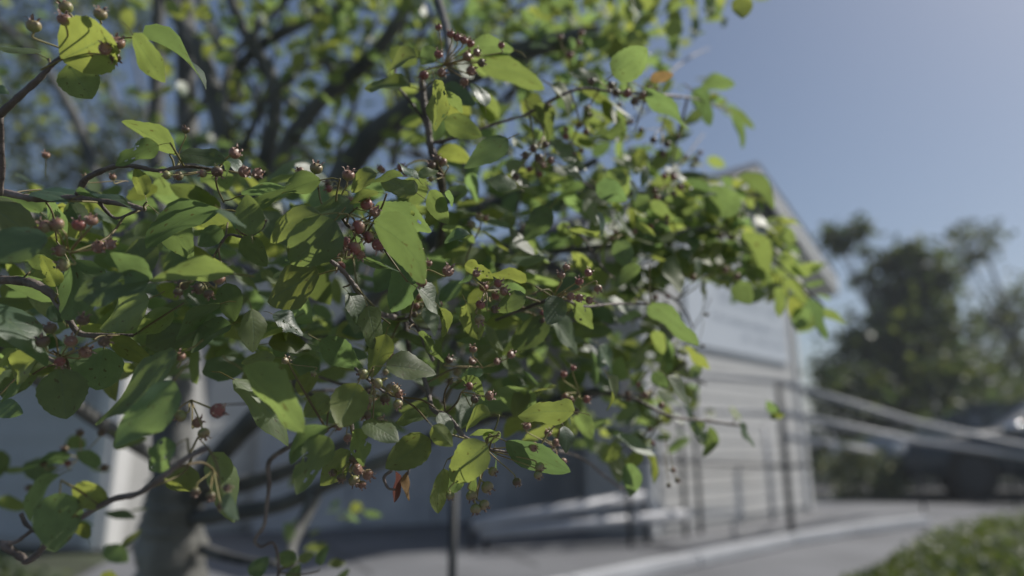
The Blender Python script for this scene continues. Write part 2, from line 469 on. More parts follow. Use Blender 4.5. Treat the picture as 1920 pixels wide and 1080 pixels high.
# long back building seen through the leaves
BAZ = 56.0
Qb = ground(1110, 985)
B0 = Vector((0.75, 7.5, 0))
MB = wall_frame((B0.x, B0.y, 0), BAZ)
bk = thing('long_building', 'long low white clapboard building behind the serviceberry foliage', 'building')
bk.matrix_world = MB
BL, BH = 4.05, 2.45
link_mesh('wall', prism([(-BL, 0), (1.2, 0), (1.2, BH), (-BL, BH)], -2.5, 0), M_wallcore, bk)
plank_row(bk, lambda z: -BL + 0.12, lambda z: 1.2, 0.06, BH - 0.05, 0.14, M_siding)
bm = bmesh.new(); box_bm(bm, (-BL + 0.06, 0.02, BH / 2), (0.11, 0.04, BH - 0.02), bevel=0.004); link_mesh('corner_board', bm, M_trim, bk)
link_mesh('roof', prism([(-BL - 0.3, BH + 0.02), (1.5, BH + 0.02), (1.5, BH + 0.12), (-BL - 0.3, BH + 0.12)], -2.7, 0.3), M_shingle, bk)
bm = bmesh.new(); box_bm(bm, ((-BL + 1.2) / 2, 0.285, BH - 0.05), (BL + 1.75, 0.025, 0.13)); link_mesh('fascia', bm, M_trim, bk)

# shaded blue house on the far left, with its window
LAZ = 108.0
L0 = ground(212, 1062)
L0 = Vector((-2.62, 4.6, 0))
ML = wall_frame((L0.x, L0.y, 0), LAZ)
bl = thing('blue_house', 'shaded pale blue house wall at the lower left with one window', 'house')
bl.matrix_world = ML
link_mesh('wall', prism([(-4.5, 0), (0, 0), (0, 2.0), (-4.5, 2.0)], -2.2, 0), M_wallcore, bl)
plank_row(bl, lambda z: -4.5, lambda z: -0.10, 0.05, 2.0, 0.16, M_bluewall)
bm = bmesh.new(); box_bm(bm, (-0.05, 0.018, 1.0), (0.1, 0.036, 1.98)); link_mesh('corner_board', bm, M_trim, bl)
bm = bmesh.new(); box_bm(bm, (0.018, -0.06, 1.0), (0.036, 0.12, 1.98)); link_mesh('corner_board', bm, M_trim, bl)
link_mesh('roof', prism([(-4.8, 2.02), (0.2, 2.02), (0.2, 2.10), (-4.8, 2.10)], -2.4, 0.25), M_shingle, bl)
wx, wz, ww, wh = -0.42, 1.18, 0.30, 0.42
win = None
bm = bmesh.new()
for (cx, cz, sx_, sz_) in ((wx - ww / 2, wz, 0.06, wh + 0.06), (wx + ww / 2, wz, 0.06, wh + 0.06), (wx, wz + wh / 2, ww - 0.07, 0.06), (wx, wz - wh / 2, ww - 0.07, 0.06), (wx, wz, ww - 0.07, 0.025)):
    box_bm(bm, (cx, 0.035, cz), (sx_, 0.05, sz_))
win = link_mesh('window', bm, M_bluewall, bl)
bm = bmesh.new(); box_bm(bm, (wx, 0.030, wz), (ww - 0.062, 0.008, wh - 0.062)); link_mesh('pane', bm, M_glass, win)

# slate ramp wall, low guard rail, kerbs, railing, posts
def beam(name, pts, size, mat, parent=None, round_=True):
    bm = bmesh.new()
    if round_:
        tube_bm(bm, pts, size, size, 10)
    else:
        w, h = size
        for a, b in zip(pts[:-1], pts[1:]):
            d = (b - a); l = Vector((d.x, d.y, 0)).normalized(); s = Vector((-l.y, l.x, 0)) * w / 2
            q = []
            for p in (a, b):
                for sg_, zz in ((-1, 0), (1, 0), (1, -h), (-1, -h)):
                    q.append(bm.verts.new(p + s * sg_ + Vector((0, 0, zz))))
            for f in ((0, 1, 5, 4), (1, 2, 6, 5), (2, 3, 7, 6), (3, 0, 4, 7), (0, 3, 2, 1), (4, 5, 6, 7)):
                bm.faces.new([q[i] for i in f])
        bmesh.ops.recalc_face_normals(bm, faces=bm.faces)
        bmesh.ops.bevel(bm, geom=[e for e in bm.edges if len(e.link_faces) == 2], offset=0.012, segments=2, affect='EDGES')
    return link_mesh(name, bm, mat, parent, round_)

g0, g1 = ground(470, 1003), ground(1212, 965)
d01 = (g1 - g0); az = math.degrees(math.atan2(d01.x, d01.y)); ln = d01.length
MW = wall_frame((g0.x, g0.y, 0), az)
hz = height_over(g1, 800)
rw = thing('ramp_wall', 'low slate grey panelled ramp wall in shade behind the guard rail', 'wall'); rw.matrix_world = MW
npan = 5
for k in range(npan):
    bm = bmesh.new(); box_bm(bm, (ln * (k + 0.5) / npan, -0.05, hz / 2 - 0.02), (ln / npan - 0.012, 0.09, hz - 0.06), bevel=0.006); link_mesh('panel', bm, M_slate, rw)
bm = bmesh.new(); box_bm(bm, (ln / 2, -0.05, hz), (ln + 0.02, 0.16, 0.05), bevel=0.008); link_mesh('coping', bm, M_kerb, rw)

kb = thing('kerb', 'long pale concrete kerb bending at the foot of the tall railing post', 'kerb')
kp = [ground(780, 1140, 0.07), ground(1070, 1082, 0.07), ground(1300, 1036, 0.07), ground(1480, 1001, 0.07)]
beam('kerb_stone', kp[:2], (0.085, 0.07), M_kerb, kb, False)
beam('kerb_stone', kp[1:3], (0.085, 0.07), M_kerb, kb, False)
beam('kerb_stone', kp[2:], (0.085, 0.07), M_kerb, kb, False)
kq = [kp[3], ground(1600, 984, 0.07), ground(1735, 968, 0.07)]
for a, b in zip(kq[:-1], kq[1:]): beam('kerb_stone', [a, b], (0.085, 0.07), M_kerb, kb, False)

gr = thing('guard_rail', 'low pale guard rail on short black legs in front of the slate wall', 'rail')
ra, rb = at(884, 984, 4.35), at(1212, 931, 4.75)
beam('rail', [ra, rb], 0.042, M_rail, gr)
rc, rd = at(900, 1000, 4.35), at(1285, 966, 4.75)
beam('rail', [rc, rd], 0.038, M_rail, gr)
for p in (ra, at(912, 985, 4.4), rb):
    beam('leg', [Vector((p.x, p.y, p.z + 0.04)), Vector((p.x, p.y, 0.0))], 0.018, M_black, gr)

rl = thing('ramp_railing', 'tall ramp railing of grey pipe with dark posts running down to the right', 'railing')
pb_ = ground(1486, 1018)
zt = height_over(pb_, 716)
def over(g, py): return Vector((g.x, g.y, height_over(g, py)))
postx = [(1486, 1018), (1308, 992), (1278, 975)]
beam('post', [pb_, Vector((pb_.x, pb_.y, zt))], 0.021, M_black, rl)
def before_wall(px, py, off):
    f_ = MF @ on_front(px, py)
    return at(px, py, (f_ - CAM).dot(FWD) * (1 - off * 0.15))
def foot(p): return Vector((p.x, p.y, 0))
gl = foot(before_wall(1312, 960, 0.35)); gl2 = foot(before_wall(1284, 960, 0.35))
beam('post', [gl, over(gl, 704)], 0.017, M_black, rl)
beam('post', [gl2, over(gl2, 702)], 0.017, M_black, rl)
gm = foot(before_wall(1447, 950, 0.35)); beam('post', [gm, over(gm, 800)], 0.022, M_rail, rl)
gd = ground(1733, 962); ge = ground(1905, 952)
beam('post', [gd, over(gd, 792)], 0.014, M_black, rl)
beam('post', [ge, over(ge, 828)], 0.014, M_black, rl)
top0 = Vector((pb_.x, pb_.y, zt))
lf = Vector((pb_.x - 1.25, pb_.y - 0.12, 0)); 
gA = foot(before_wall(1180, 960, 0.35)); beam('post', [gA, over(gA, 690)], 0.017, M_black, rl)
beam('top_rail', [over(gA, 690), over(gl, 703), top0], 0.019, M_rail, rl)
beam('top_rail', [top0, over(gd, 790), over(ge, 828), over(ground(2050, 948), 856)], 0.026, M_rail, rl)
beam('mid_rail', [over(pb_, 774), over(gd, 826), over(ge, 852), over(ground(2050, 948), 878)], 0.026, M_rail, rl)
beam('mid_rail', [over(gA, 770), over(gl, 772), over(pb_, 774)], 0.015, M_rail, rl)
beam('low_rail', [over(pb_, 818), over(ground(1650, 966), 845)], 0.022, M_rail, rl)
beam('low_rail', [over(gA, 858), over(gl2, 866), over(gm, 873), over(pb_, 874)], 0.014, M_black, rl)
beam('low_rail', [over(pb_, 874), over(ground(1525, 985), 872)], 0.016, M_black, rl)

bp_ = at(848, 1080, 1.6); bp_.z = 0
bpost = thing('black_post', 'slim black post standing alone just below the hanging berries', 'post')
beam('shaft', [bp_, over(bp_, 905)], 0.0105, M_black, bpost)
beam('cap', [over(bp_, 906), over(bp_, 893)], 0.013, M_black, bpost)

# ------------------------------------------------------------------ leaves and tree builders
def leaf_profile(u):
    w = (u ** 0.52) * ((1 - u) ** 0.80) * (1 - 0.06 * u)
    return w / 0.382

def leaf_geo(nu, nv, aspect, fold, bend, twist, wave, serr=0.0, seed=0, petiole=True):
    """a leaf of length 1 from the origin along +Y, upper face towards +Z; returns verts, faces, uvs, material ids"""
    rr = random.Random(seed)
    V, F, UVs, MI = [], [], [], []
    def axis(u):
        a = bend * u
        if abs(bend) < 1e-4: return (u, 0.0, 0.0)
        return (math.sin(a) / bend, -(1 - math.cos(a)) / bend, -a)
    ph = rr.uniform(0, 6.28)
    for i in range(nu + 1):
        u = i / nu
        uu = 0.004 + 0.995 * (u ** 0.9)
        y, z, ang = axis(uu)
        hw = aspect * 0.5 * leaf_profile(min(uu, 0.999))
        tw = twist * uu
        for j in range(-nv, nv + 1):
            s = j / nv
            x = hw * s
            if abs(j) == nv and serr > 0 and 0.12 < u < 0.97:
                x *= 1 + (serr if i % 2 else -serr)
            f = fold * (1 - 0.5 * uu)
            zz = abs(x) * math.tan(f) - (abs(s) ** 2.2) * hw * 0.18 + wave * hw * math.sin(ph + uu * 9 + (2.1 if s > 0 else 0)) * abs(s) ** 1.5
            c, sn = math.cos(tw), math.sin(tw)
            x, zz = x * c - zz * sn, x * sn + zz * c
            V.append((x, y + zz * math.sin(-ang) * 0.6, z + zz * math.cos(ang)))
            UVs.append((0.5 + 0.5 * s, uu))
    w = 2 * nv + 1
    for i in range(nu):
        for j in range(w - 1):
            F.append((i * w + j, i * w + j + 1, (i + 1) * w + j + 1, (i + 1) * w + j)); MI.append(0)
    if petiole:
        pl = 0.27; k0 = len(V)
        for i in range(4):
            t = i / 3
            c = Vector((0, -pl * t + 0.02, -0.05 * t * t * rr.uniform(0.4, 1.6)))
            for q in range(4):
                a = q * math.pi / 2
                V.append((c.x + 0.0095 * math.cos(a), c.y, c.z + 0.0095 * math.sin(a) - 0.004)); UVs.append((0.5, 0))
        for i in range(3):
            for q in range(4):
                F.append((k0 + i * 4 + q, k0 + i * 4 + (q + 1) % 4, k0 + (i + 1) * 4 + (q + 1) % 4, k0 + (i + 1) * 4 + q)); MI.append(1)
    return V, F, UVs, MI

def leaf_mesh(name, mats, *a, **k):
    V, F, UVs, MI = leaf_geo(*a, **k)
    me = bpy.data.meshes.new(name)
    me.from_pydata(V, [], F)
    uvl = me.uv_layers.new(name='UVMap')
    for lp in me.loops: uvl.data[lp.index].uv = UVs[lp.vertex_index]
    me.polygons.foreach_set('material_index', MI)
    me.polygons.foreach_set('use_smooth', [True] * len(me.polygons))
    for m in mats: me.materials.append(m)
    return me

rv = random.Random(11)
HERO = []
for i in range(14):
    HERO.append((leaf_mesh('leaf', [M_leaf, M_petiole], 14, 3, 0.54 + 0.10 * rv.random(), R(rv.uniform(6, 38)), rv.uniform(-0.25, 0.95), rv.uniform(-0.5, 0.5), rv.uniform(0.05, 0.2), 0.024, i)))
ASPECT = 0.59
def ragged_mesh(seed):
    r = random.Random(seed)
    V, F, UVs, MI = leaf_geo(26, 8, 0.58, R(20), 0.4, 0.25, 0.22, 0.03, seed, True)
    w_ = 17; drop = set()
    for _ in range(4):                     # holes
        i0, j0 = r.randrange(6, 24), r.randrange(2, 14)
        for di, dj in ((0, 0), (0, 1), (1, 0), (1, 1)):
            if r.random() < 0.75: drop.add((i0 + di, j0 + dj))
    for _ in range(3):                     # bites from the edge
        i0, left = r.randrange(8, 25), r.random() < 0.5
        for k_ in range(r.randrange(1, 4)):
            for i_ in range(i0 - 2 + k_, i0 + 2 - k_): drop.add((i_, k_ if left else 15 - k_))
    F2, M2 = [], []
    for n_, f in enumerate(F):
        if MI[n_] == 0 and (n_ // 16, n_ % 16) in drop: continue
        F2.append(f); M2.append(MI[n_])
    me = bpy.data.meshes.new('leaf'); me.from_pydata(V, [], F2)
    uvl = me.uv_layers.new(name='UVMap')
    for lp in me.loops: uvl.data[lp.index].uv = UVs[lp.vertex_index]
    me.polygons.foreach_set('material_index', M2); me.polygons.foreach_set('use_smooth', [True] * len(me.polygons))
    for m in (M_leaf, M_petiole): me.materials.append(m)
    return me
RAGGED = [ragged_mesh(200 + i) for i in range(4)]

class Mass:
    """many small leaves joined into one mesh"""
    def __init__(self, shapes):
        self.shapes = shapes; self.V = []; self.F = []; self.UV = []; self.R = []
    def add(self, base, Y, Z, L, rnd_):
        V, F, UVs, MI = random.choice(self.shapes)
        X = Y.cross(Z).normalized(); Z2 = X.cross(Y)
        k = len(self.V)
        for v in V:
            self.V.append(base + (X * v[0] + Y * v[1] + Z2 * v[2]) * L)
        for f in F: self.F.append(tuple(q + k for q in f)); self.R.append(rnd_)
        self.UV += UVs
    def build(self, name, mat, parent=None):
        me = bpy.data.meshes.new(name)
        me.from_pydata([tuple(v) for v in self.V], [], self.F)
        uvl = me.uv_layers.new(name='UVMap')
        li = [0] * len(me.loops); me.loops.foreach_get('vertex_index', li)
        flat = []
        for q in li: flat += self.UV[q]
        uvl.data.foreach_set('uv', flat)
        at_ = me.attributes.new('rnd', 'FLOAT', 'FACE'); at_.data.foreach_set('value', self.R)
        me.polygons.foreach_set('use_smooth', [True] * len(me.polygons))
        o = link_me(name, me, mat, parent)
        o['kind'] = 'stuff'
        return o

MIDSHAPES = [leaf_geo(6, 1, 0.55 + 0.1 * rv.random(), R(rv.uniform(4, 24)), rv.uniform(-0.1, 0.7), rv.uniform(-0.4, 0.4), 0.08, 0.0, 50 + i, False) for i in range(8)]
LOWSHAPES = [leaf_geo(3, 1, 0.6, R(14), 0.4, 0.2, 0.0, 0.0, 90 + i, False) for i in range(3)]

def rand_unit(r=random):
    while True:
        v = Vector((r.uniform(-1, 1), r.uniform(-1, 1), r.uniform(-1, 1)))
        if 0.05 < v.length < 1: return v.normalized()

def leafy_axes(r=random, droop=0.25, upb=1.0):
    Y = rand_unit(r); Y.z = Y.z * 0.6 - droop; Y.normalize()
    Z = rand_unit(r) * 0.75 + Vector((0, 0, upb)); Z = Z - Y * Z.dot(Y)
    return Y, Z.normalized()

GLOSSY = Vector((0.5, -0.62, 0.6)).normalized()
def shine(Y, Z, r, share=0.3):
    """some leaves of a spray lie open to the light side and catch the sky and sun"""
    if r.random() > share: return Y, Z
    n = (GLOSSY + rand_unit(r) * 0.28).normalized()
    n = n - Y * n.dot(Y)
    return (Y, n.normalized()) if n.length > 0.3 else (Y, Z)
def set_axes(o, base, Y, Z, L):
    X = Y.cross(Z).normalized(); Z = X.cross(Y).normalized()
    o.matrix_world = Matrix(((X.x * L, Y.x * L, Z.x * L, base.x), (X.y * L, Y.y * L, Z.y * L, base.y), (X.z * L, Y.z * L, Z.z * L, base.z), (0, 0, 0, 1)))

tree = thing('serviceberry_tree', 'serviceberry tree with green leaves and unripe berries filling the view', 'tree', (0, 0, 0))

def interp(x, xs):
    for (a, va), (b, vb) in zip(xs[:-1], xs[1:]):
        if x <= b: return va + (vb - va) * max(0, (x - a)) / (b - a)
    return xs[-1][1]
def dmap(x, y):
    d = interp(x, [(0, .43), (500, .455), (850, .475), (1050, .57), (1250, .70), (1450, .85), (1600, .95)])
    if x > 600 and y < 330: d += 0.07
    if x < 500 and y > 850: d = 0.37
    if 760 < x < 1090 and y > 720: d = 0.47
    return d

LITPTS = []
def blocks_sun(c, rad=0.024):
    for q in LITPTS:
        w = c - q; t = w.dot(SUN_DIR)
        if 0.008 < t < 0.9 and (w - SUN_DIR * t).length_squared < rad * rad: return True
    return False
def set_leaf(me, bx, by, tx, ty, W, side, d=None, rj=random, dt=None):
    if d is None: d = dmap((bx + tx) / 2, (by + ty) / 2) + rj.uniform(-0.012, 0.02)
    lpx = math.hypot(tx - bx, ty - by)
    dt = rj.uniform(-0.010, 0.010) if dt is None else dt
    b, t = at(bx, by, d), at(tx, ty, d + dt)
    Y = (t - b); L = Y.length; Y.normalize()
    v = (CAM - (b + t) / 2).normalized()
    e1 = (v - Y * v.dot(Y)).normalized(); e2 = Y.cross(e1)
    # glossy upper faces that catch the sun: the leaf halves the angle between sun and lens
    # a narrow view of a leaf: it is turned about its own axis
    c = max(0.14, min(1.0, W / (ASPECT * lpx)))
    xs = max(1.0, min(1.55, W / (ASPECT * lpx)))
    r = math.acos(min(1, c))
    best = None
    for s in (-1, 1):
        Z = e1 * math.cos(r) + e2 * math.sin(r) * s
        if side == 'U': Z = -Z
        if best is None or Z.z > best.z: best = Z
    if side == 'S':
        h = (v + SUN_DIR).normalized(); best = (h - Y * h.dot(Y)).normalized()
        xs = max(0.8, min(1.3, W / (ASPECT * lpx * max(0.4, best.dot(v)))))
    o = bpy.data.objects.new('leaf', me); col.objects.link(o); o.parent = tree
    X = Y.cross(best).normalized(); Z = X.cross(Y)
    Lx = L * xs
    o.matrix_world = Matrix(((X.x * Lx, Y.x * L, Z.x * L, b.x), (X.y * Lx, Y.y * L, Z.y * L, b.y), (X.z * Lx, Y.z * L, Z.z * L, b.z), (0, 0, 0, 1)))
    return o

# base x, base y, tip x, tip y, seen width, face seen (T upper, U under), optional distance
LEAVES = [
(115,112,253,44,98,'U',.405),(128,120,177,192,72,'U',.415),(249,64,304,156,40,'U',.42),(268,72,428,109,36,'U',.43),(68,100,-14,70,26,'T'),(-14,160,17,173,15,'T'),
(330,288,242,218,34,'U'),(297,272,211,300,40,'U'),(338,288,424,297,25,'T'),(272,366,254,314,31,'U'),(152,366,251,341,22,'U'),(60,360,136,362,15,'T'),
(-62,372,86,411,50,'T',.40),(90,447,-62,478,62,'S',.395),(412,393,261,402,25,'U',.435),(300,403,376,482,52,'U',.46),(88,372,121,441,22,'U',.48),(130,378,161,432,42,'U',.5),
(281,526,122,543,62,'S',.405),(286,526,214,469,42,'U',.43),(440,513,288,505,38,'U',.43),(128,488,192,626,78,'U',.45),(280,560,181,616,58,'T',.425),(326,580,253,629,36,'S',.43),
(414,569,308,607,30,'U',.43),(204,640,302,666,36,'U',.44),(-42,572,117,622,44,'T',.40),(-42,602,70,648,56,'U',.42),(118,603,87,564,32,'T',.46),(105,537,84,478,32,'U',.45),(62,503,83,479,30,'U',.47),
(73,669,-17,716,54,'T',.41),(-12,760,36,769,27,'T',.42),(46,710,-6,750,17,'U',.42),(111,691,126,794,75,'T',.41),(195,652,178,744,84,'U',.44),(334,666,168,792,70,'T',.385),(326,714,215,850,54,'S',.40),
(352,872,311,960,58,'T',.39),(396,850,471,976,62,'T',.39),(330,834,262,882,44,'T',.35),(420,928,444,976,24,'T',.34),(150,952,201,890,66,'U',.365),(112,924,104,1027,70,'U',.36),(130,850,42,886,30,'U',.66),(112,890,29,949,23,'U',.62),(190,870,150,845,20,'U',.66),(165,1010,140,965,22,'U',.6),
(424,301,476,329,22,'T'),(415,304,442,332,13,'U'),(454,366,594,339,34,'U',.47),(601,337,461,373,36,'U',.45),(663,391,529,377,46,'S',.43),(472,441,464,372,44,'U',.45),(601,402,470,424,38,'S',.44),(415,392,459,434,15,'S',.43),
(628,413,543,512,88,'S',.435),(599,514,486,556,64,'S',.455),(455,444,502,501,44,'U',.46),(416,429,371,461,38,'U',.46),(424,531,441,606,48,'U',.44),(472,580,484,662,74,'S',.43),(512,589,575,622,42,'S',.44),(433,608,344,641,44,'U',.44),
(600,639,684,692,54,'U',.46),(453,691,582,799,46,'U',.41),(438,711,583,803,36,'S',.425),(516,670,449,672,27,'S',.45),(671,719,631,811,74,'U',.42),(618,744,569,781,44,'T',.5),(613,799,531,836,21,'U',.43),(616,819,547,918,60,'U',.43),
(656,845,604,911,43,'T',.44),(665,804,691,873,33,'U',.46),(683,790,751,816,36,'S',.44),(806,823,721,879,64,'U',.43),(804,780,737,783,25,'T',.46),
(781,108,707,112,31,'S'),(816,90,789,121,32,'U'),(769,163,682,157,16,'T'),(963,93,861,62,30,'U'),(894,114,1030,136,34,'U'),(910,199,900,142,33,'S'),(833,159,891,198,38,'T'),(815,150,833,249,35,'U'),(838,171,873,208,17,'U'),(834,224,904,256,46,'U'),(1000,199,1058,258,33,'U'),
(952,260,865,307,50,'T',.52),(781,362,711,328,37,'T',.46),(756,331,681,336,17,'U',.46),(706,325,649,346,27,'T',.465),(784,336,746,301,17,'T',.47),(785,332,823,317,21,'T',.47),(710,361,649,363,19,'U',.47),(701,391,816,418,44,'U',.45),(700,418,858,497,74,'U',.435),
(806,357,836,421,33,'U',.5),(834,361,863,384,15,'U',.49),(969,351,909,328,48,'S',.55),(1032,389,984,452,46,'U',.6),(881,440,831,437,15,'T',.5),(670,484,758,496,25,'U',.44),(779,492,726,589,62,'T',.45),(782,539,843,589,42,'S',.45),(824,577,852,626,15,'U',.455),
(871,497,931,519,27,'U',.48),(987,529,914,507,30,'U',.49),(986,546,937,535,22,'U',.5),(986,554,924,576,33,'S',.49),(881,514,867,544,15,'S',.49),(1053,558,1023,609,42,'S',.51),(654,549,691,601,39,'S',.47),(689,574,713,659,43,'T',.46),(723,627,699,712,46,'U',.47),
(874,569,901,637,43,'U',.53),(1031,599,928,657,57,'T',.55),(784,624,843,671,21,'U',.5),(724,686,820,690,48,'S',.455),(919,777,855,786,40,'S',.47),(824,774,849,816,30,'S',.46),(811,799,849,837,36,'U',.455),(913,833,825,907,74,'S',.44),(926,808,880,806,12,'U',.44),(926,831,914,787,28,'U',.45),
(949,827,1067,896,42,'U',.445),(924,847,946,877,42,'S',.47),(1077,772,965,764,46,'U',.46),(906,700,859,702,23,'S',.5),(864,711,922,733,21,'U',.48),(831,879,807,957,19,'U',.46),(866,889,829,926,35,'U',.455),(880,880,893,932,15,'U',.46),
(1149,141,1215,91,62,'U',.58),(1207,166,1297,241,38,'U',.64),(1314,162,1377,153,19,'U',.88),(1299,169,1359,227,36,'U',.85),(1367,205,1424,229,13,'U',.95),(1371,219,1421,266,15,'U',.95),(1171,244,1097,251,28,'U'),(1152,214,1189,264,21,'U'),(1129,189,1186,251,23,'T'),(1123,146,1065,140,20,'T'),
(1034,159,1091,204,36,'S'),(1084,162,1196,201,23,'U'),(1029,261,1108,309,22,'T'),(1054,311,1097,335,20,'S'),(1139,319,1182,356,36,'U'),(1119,344,1176,376,42,'U'),(1180,339,1197,383,15,'S'),(1205,279,1189,331,32,'U'),(1212,311,1210,349,12,'S'),(1119,399,1151,446,19,'S'),(1159,399,1176,439,13,'S'),
(1326,366,1296,324,21,'U'),(1382,401,1328,349,52,'U',.8),(1396,396,1361,351,21,'S',.85),(1382,332,1473,359,21,'U',.9),(1219,379,1273,406,28,'U'),(1217,569,1318,634,36,'U',.62),(1034,594,1094,661,36,'T'),(1069,566,1121,611,27,'U',.54),(1074,549,1126,576,23,'U'),(1141,559,1181,588,21,'S'),
(1265,479,1249,561,38,'U'),(1159,449,1181,506,38,'T'),(1201,499,1139,526,31,'U'),(1379,529,1409,571,40,'U',.75),(1301,486,1326,521,15,'S'),(1317,529,1329,566,11,'T'),(1284,649,1329,696,15,'U'),(1294,689,1321,706,29,'T'),(1124,649,1158,698,24,'S'),(1229,619,1246,661,22,'U'),(1251,706,1304,763,24,'S',.62),
(1141,707,1169,773,32,'S',.6),(1224,699,1251,729,26,'U'),(1082,774,1113,821,28,'U'),(1057,799,1076,847,28,'S'),(1166,839,1121,856,40,'S'),(1206,854,1164,871,24,'T'),(1185,869,1185,929,30,'T'),(1214,849,1248,901,15,'U'),(1304,789,1326,836,28,'T'),(1387,794,1412,839,15,'T',.75),(1329,799,1341,856,17,'U'),
(1539,579,1589,601,21,'U',.9),(1519,559,1561,633,21,'U',.9),(1454,539,1471,595,19,'U',.88),(1384,439,1471,506,28,'U',.85),(1464,409,1508,424,13,'U',.92),(1419,374,1433,401,13,'T',.9),(1469,524,1531,556,21,'U',.9),(1392,-8,1391,43,36,'U',.75),(1340,-5,1318,42,24,'U',.9),
(1438,752,1460,785,16,'U',.85),(1445,785,1470,770,14,'U',.85),(470,1080,500,1048,26,'T',.62),(555,1050,515,1045,30,'U',.62),(600,1060,608,1018,22,'T',.62),(560,1050,590,1040,20,'T',.63),(540,1100,560,1060,26,'T',.62),
]
rl_ = random.Random(21)
centres = []
for L_ in LEAVES:
    d_ = L_[6] if len(L_) > 6 else dmap((L_[0] + L_[2]) / 2, (L_[1] + L_[3]) / 2)
    centres.append(at((L_[0] + L_[2]) / 2, (L_[1] + L_[3]) / 2, d_))
def hidden_from_sun(i, pts):
    n = 0
    for q in pts:
        for j, c in enumerate(centres):
            if j == i: continue
            w = c - q; t = w.dot(SUN_DIR); rad = 0.30 * math.hypot(LEAVES[j][2] - LEAVES[j][0], LEAVES[j][3] - LEAVES[j][1]) * (c - CAM).dot(FWD) / F_PX
            if 0.004 < t < 0.5 and (w - SUN_DIR * t).length < rad: n += 1; break
    return n
for i, L_ in enumerate(LEAVES):
    if not (L_[5] == 'S' or (L_[5] == 'U' and (L_[0] > 400 or L_[1] < 560))): continue
    d0 = L_[6] if len(L_) > 6 else dmap((L_[0] + L_[2]) / 2, (L_[1] + L_[3]) / 2)
    best = None
    for dd in (0, -0.012, -0.024, -0.036, -0.048, 0.012, 0.024):
        pts = [at(L_[0] + (L_[2] - L_[0]) * f, L_[1] + (L_[3] - L_[1]) * f, d0 + dd) for f in (0.2, 0.4, 0.6, 0.8)]
        n = hidden_from_sun(i, pts)
        if best is None or n < best[0]: best = (n, dd, pts)
    LEAVES[i] = (*L_[:6], d0 + best[1])
    centres[i] = (best[2][1] + best[2][2]) / 2
    LITPTS += best[2]
for (bx_, by_, bd_) in ((95,425,.39),(148,421,.39),(195,460,.39),(115,485,.39),(330,780,.385),(408,770,.385),(380,800,.385),(690,400,.425),(672,426,.425),(705,455,.425),(665,470,.425),(700,712,.425),(745,740,.425),(690,755,.425),(670,885,.43),(690,890,.43),(914,914,.435),(905,945,.435),(150,615,.395),(100,620,.395),(140,650,.395),(860,75,.53),(880,110,.53),(840,130,.53)):
    LITPTS.append(at(bx_, by_, bd_))
for i, L_ in enumerate(LEAVES):
    set_leaf(RAGGED[i % 4] if (L_[0] == 616 and L_[1] == 819) or i % 11 == 7 else HERO[i % len(HERO)], *L_[:6], d=(L_[6] if len(L_) > 6 else None), rj=rl_)
def special(mat, label, *a, **k):
    me = leaf_mesh('leaf', [mat, M_petiole], 12, 3, 0.5, R(32), 0.25, 0.2, 0.12, 0.02, 77)
    o = set_leaf(me, *a, rj=rl_, **k); o['label'] = label
special(M_leaf_orange, 'orange autumn leaf at the upper right of the crown', 1219, 151, 1263, 137, 24, 'U', d=.66)
special(M_leaf_red, 'small withered red leaf hanging below the crown', 742, 884, 746, 942, 13, 'U', d=.47, dt=0)
special(M_leaf_tan, 'small withered tan leaf hanging beside the red one', 764, 884, 762, 940, 17, 'U', d=.47, dt=0)

# more single leaves that fill the sprays between and behind the ones above
def inside(x, y, poly):
    c = False; n = len(poly)
    for i in range(n):
        x1, y1 = poly[i]; x2, y2 = poly[(i + 1) % n]
        if (y1 > y) != (y2 > y) and x < (x2 - x1) * (y - y1) / (y2 - y1) + x1: c = not c
    return c
SPRAY = [(-60, 330), (150, 360), (330, 310), (600, 330), (700, 330), (770, 110), (870, 60), (1180, 100), (1300, 140), (1380, 200), (1400, 250), (1300, 270), (1290, 330), (1400, 350), (1470, 440), (1540, 560), (1560, 610), (1440, 560), (1370, 540), (1300, 520), (1260, 560), (1290, 640), (1320, 700), (1400, 790), (1320, 830), (1240, 820), (1220, 880), (1150, 880), (1080, 800), (960, 780), (840, 810), (720, 830), (620, 800), (480, 690), (330, 720), (150, 720), (-60, 720)]
FRINGE = [(1230, 330), (1330, 335), (1400, 360), (1470, 450), (1545, 560), (1570, 605), (1440, 555), (1360, 520), (1260, 540), (1180, 560), (1150, 400)]
rf = random.Random(5)
need = 297 - len(LEAVES)
k = 0
while k < need:
    x, y = rf.uniform(-60, 1580), rf.uniform(60, 900)
    if not inside(x, y, FRINGE if k % 2 else SPRAY): continue
    d = dmap(x, y) + rf.uniform(0.02, 0.14) * (1 if x < 900 else 1.5)
    Y, Z = shine(*leafy_axes(rf, 0.05, 1.3), rf, 0.38)
    if blocks_sun(at(x, y, d) + Y * 0.022): continue
    o = bpy.data.objects.new('leaf', HERO[k % len(HERO)]); col.objects.link(o); o.parent = tree
    set_axes(o, at(x, y, d), Y, Z, rf.uniform(0.031, 0.045))
    k += 1

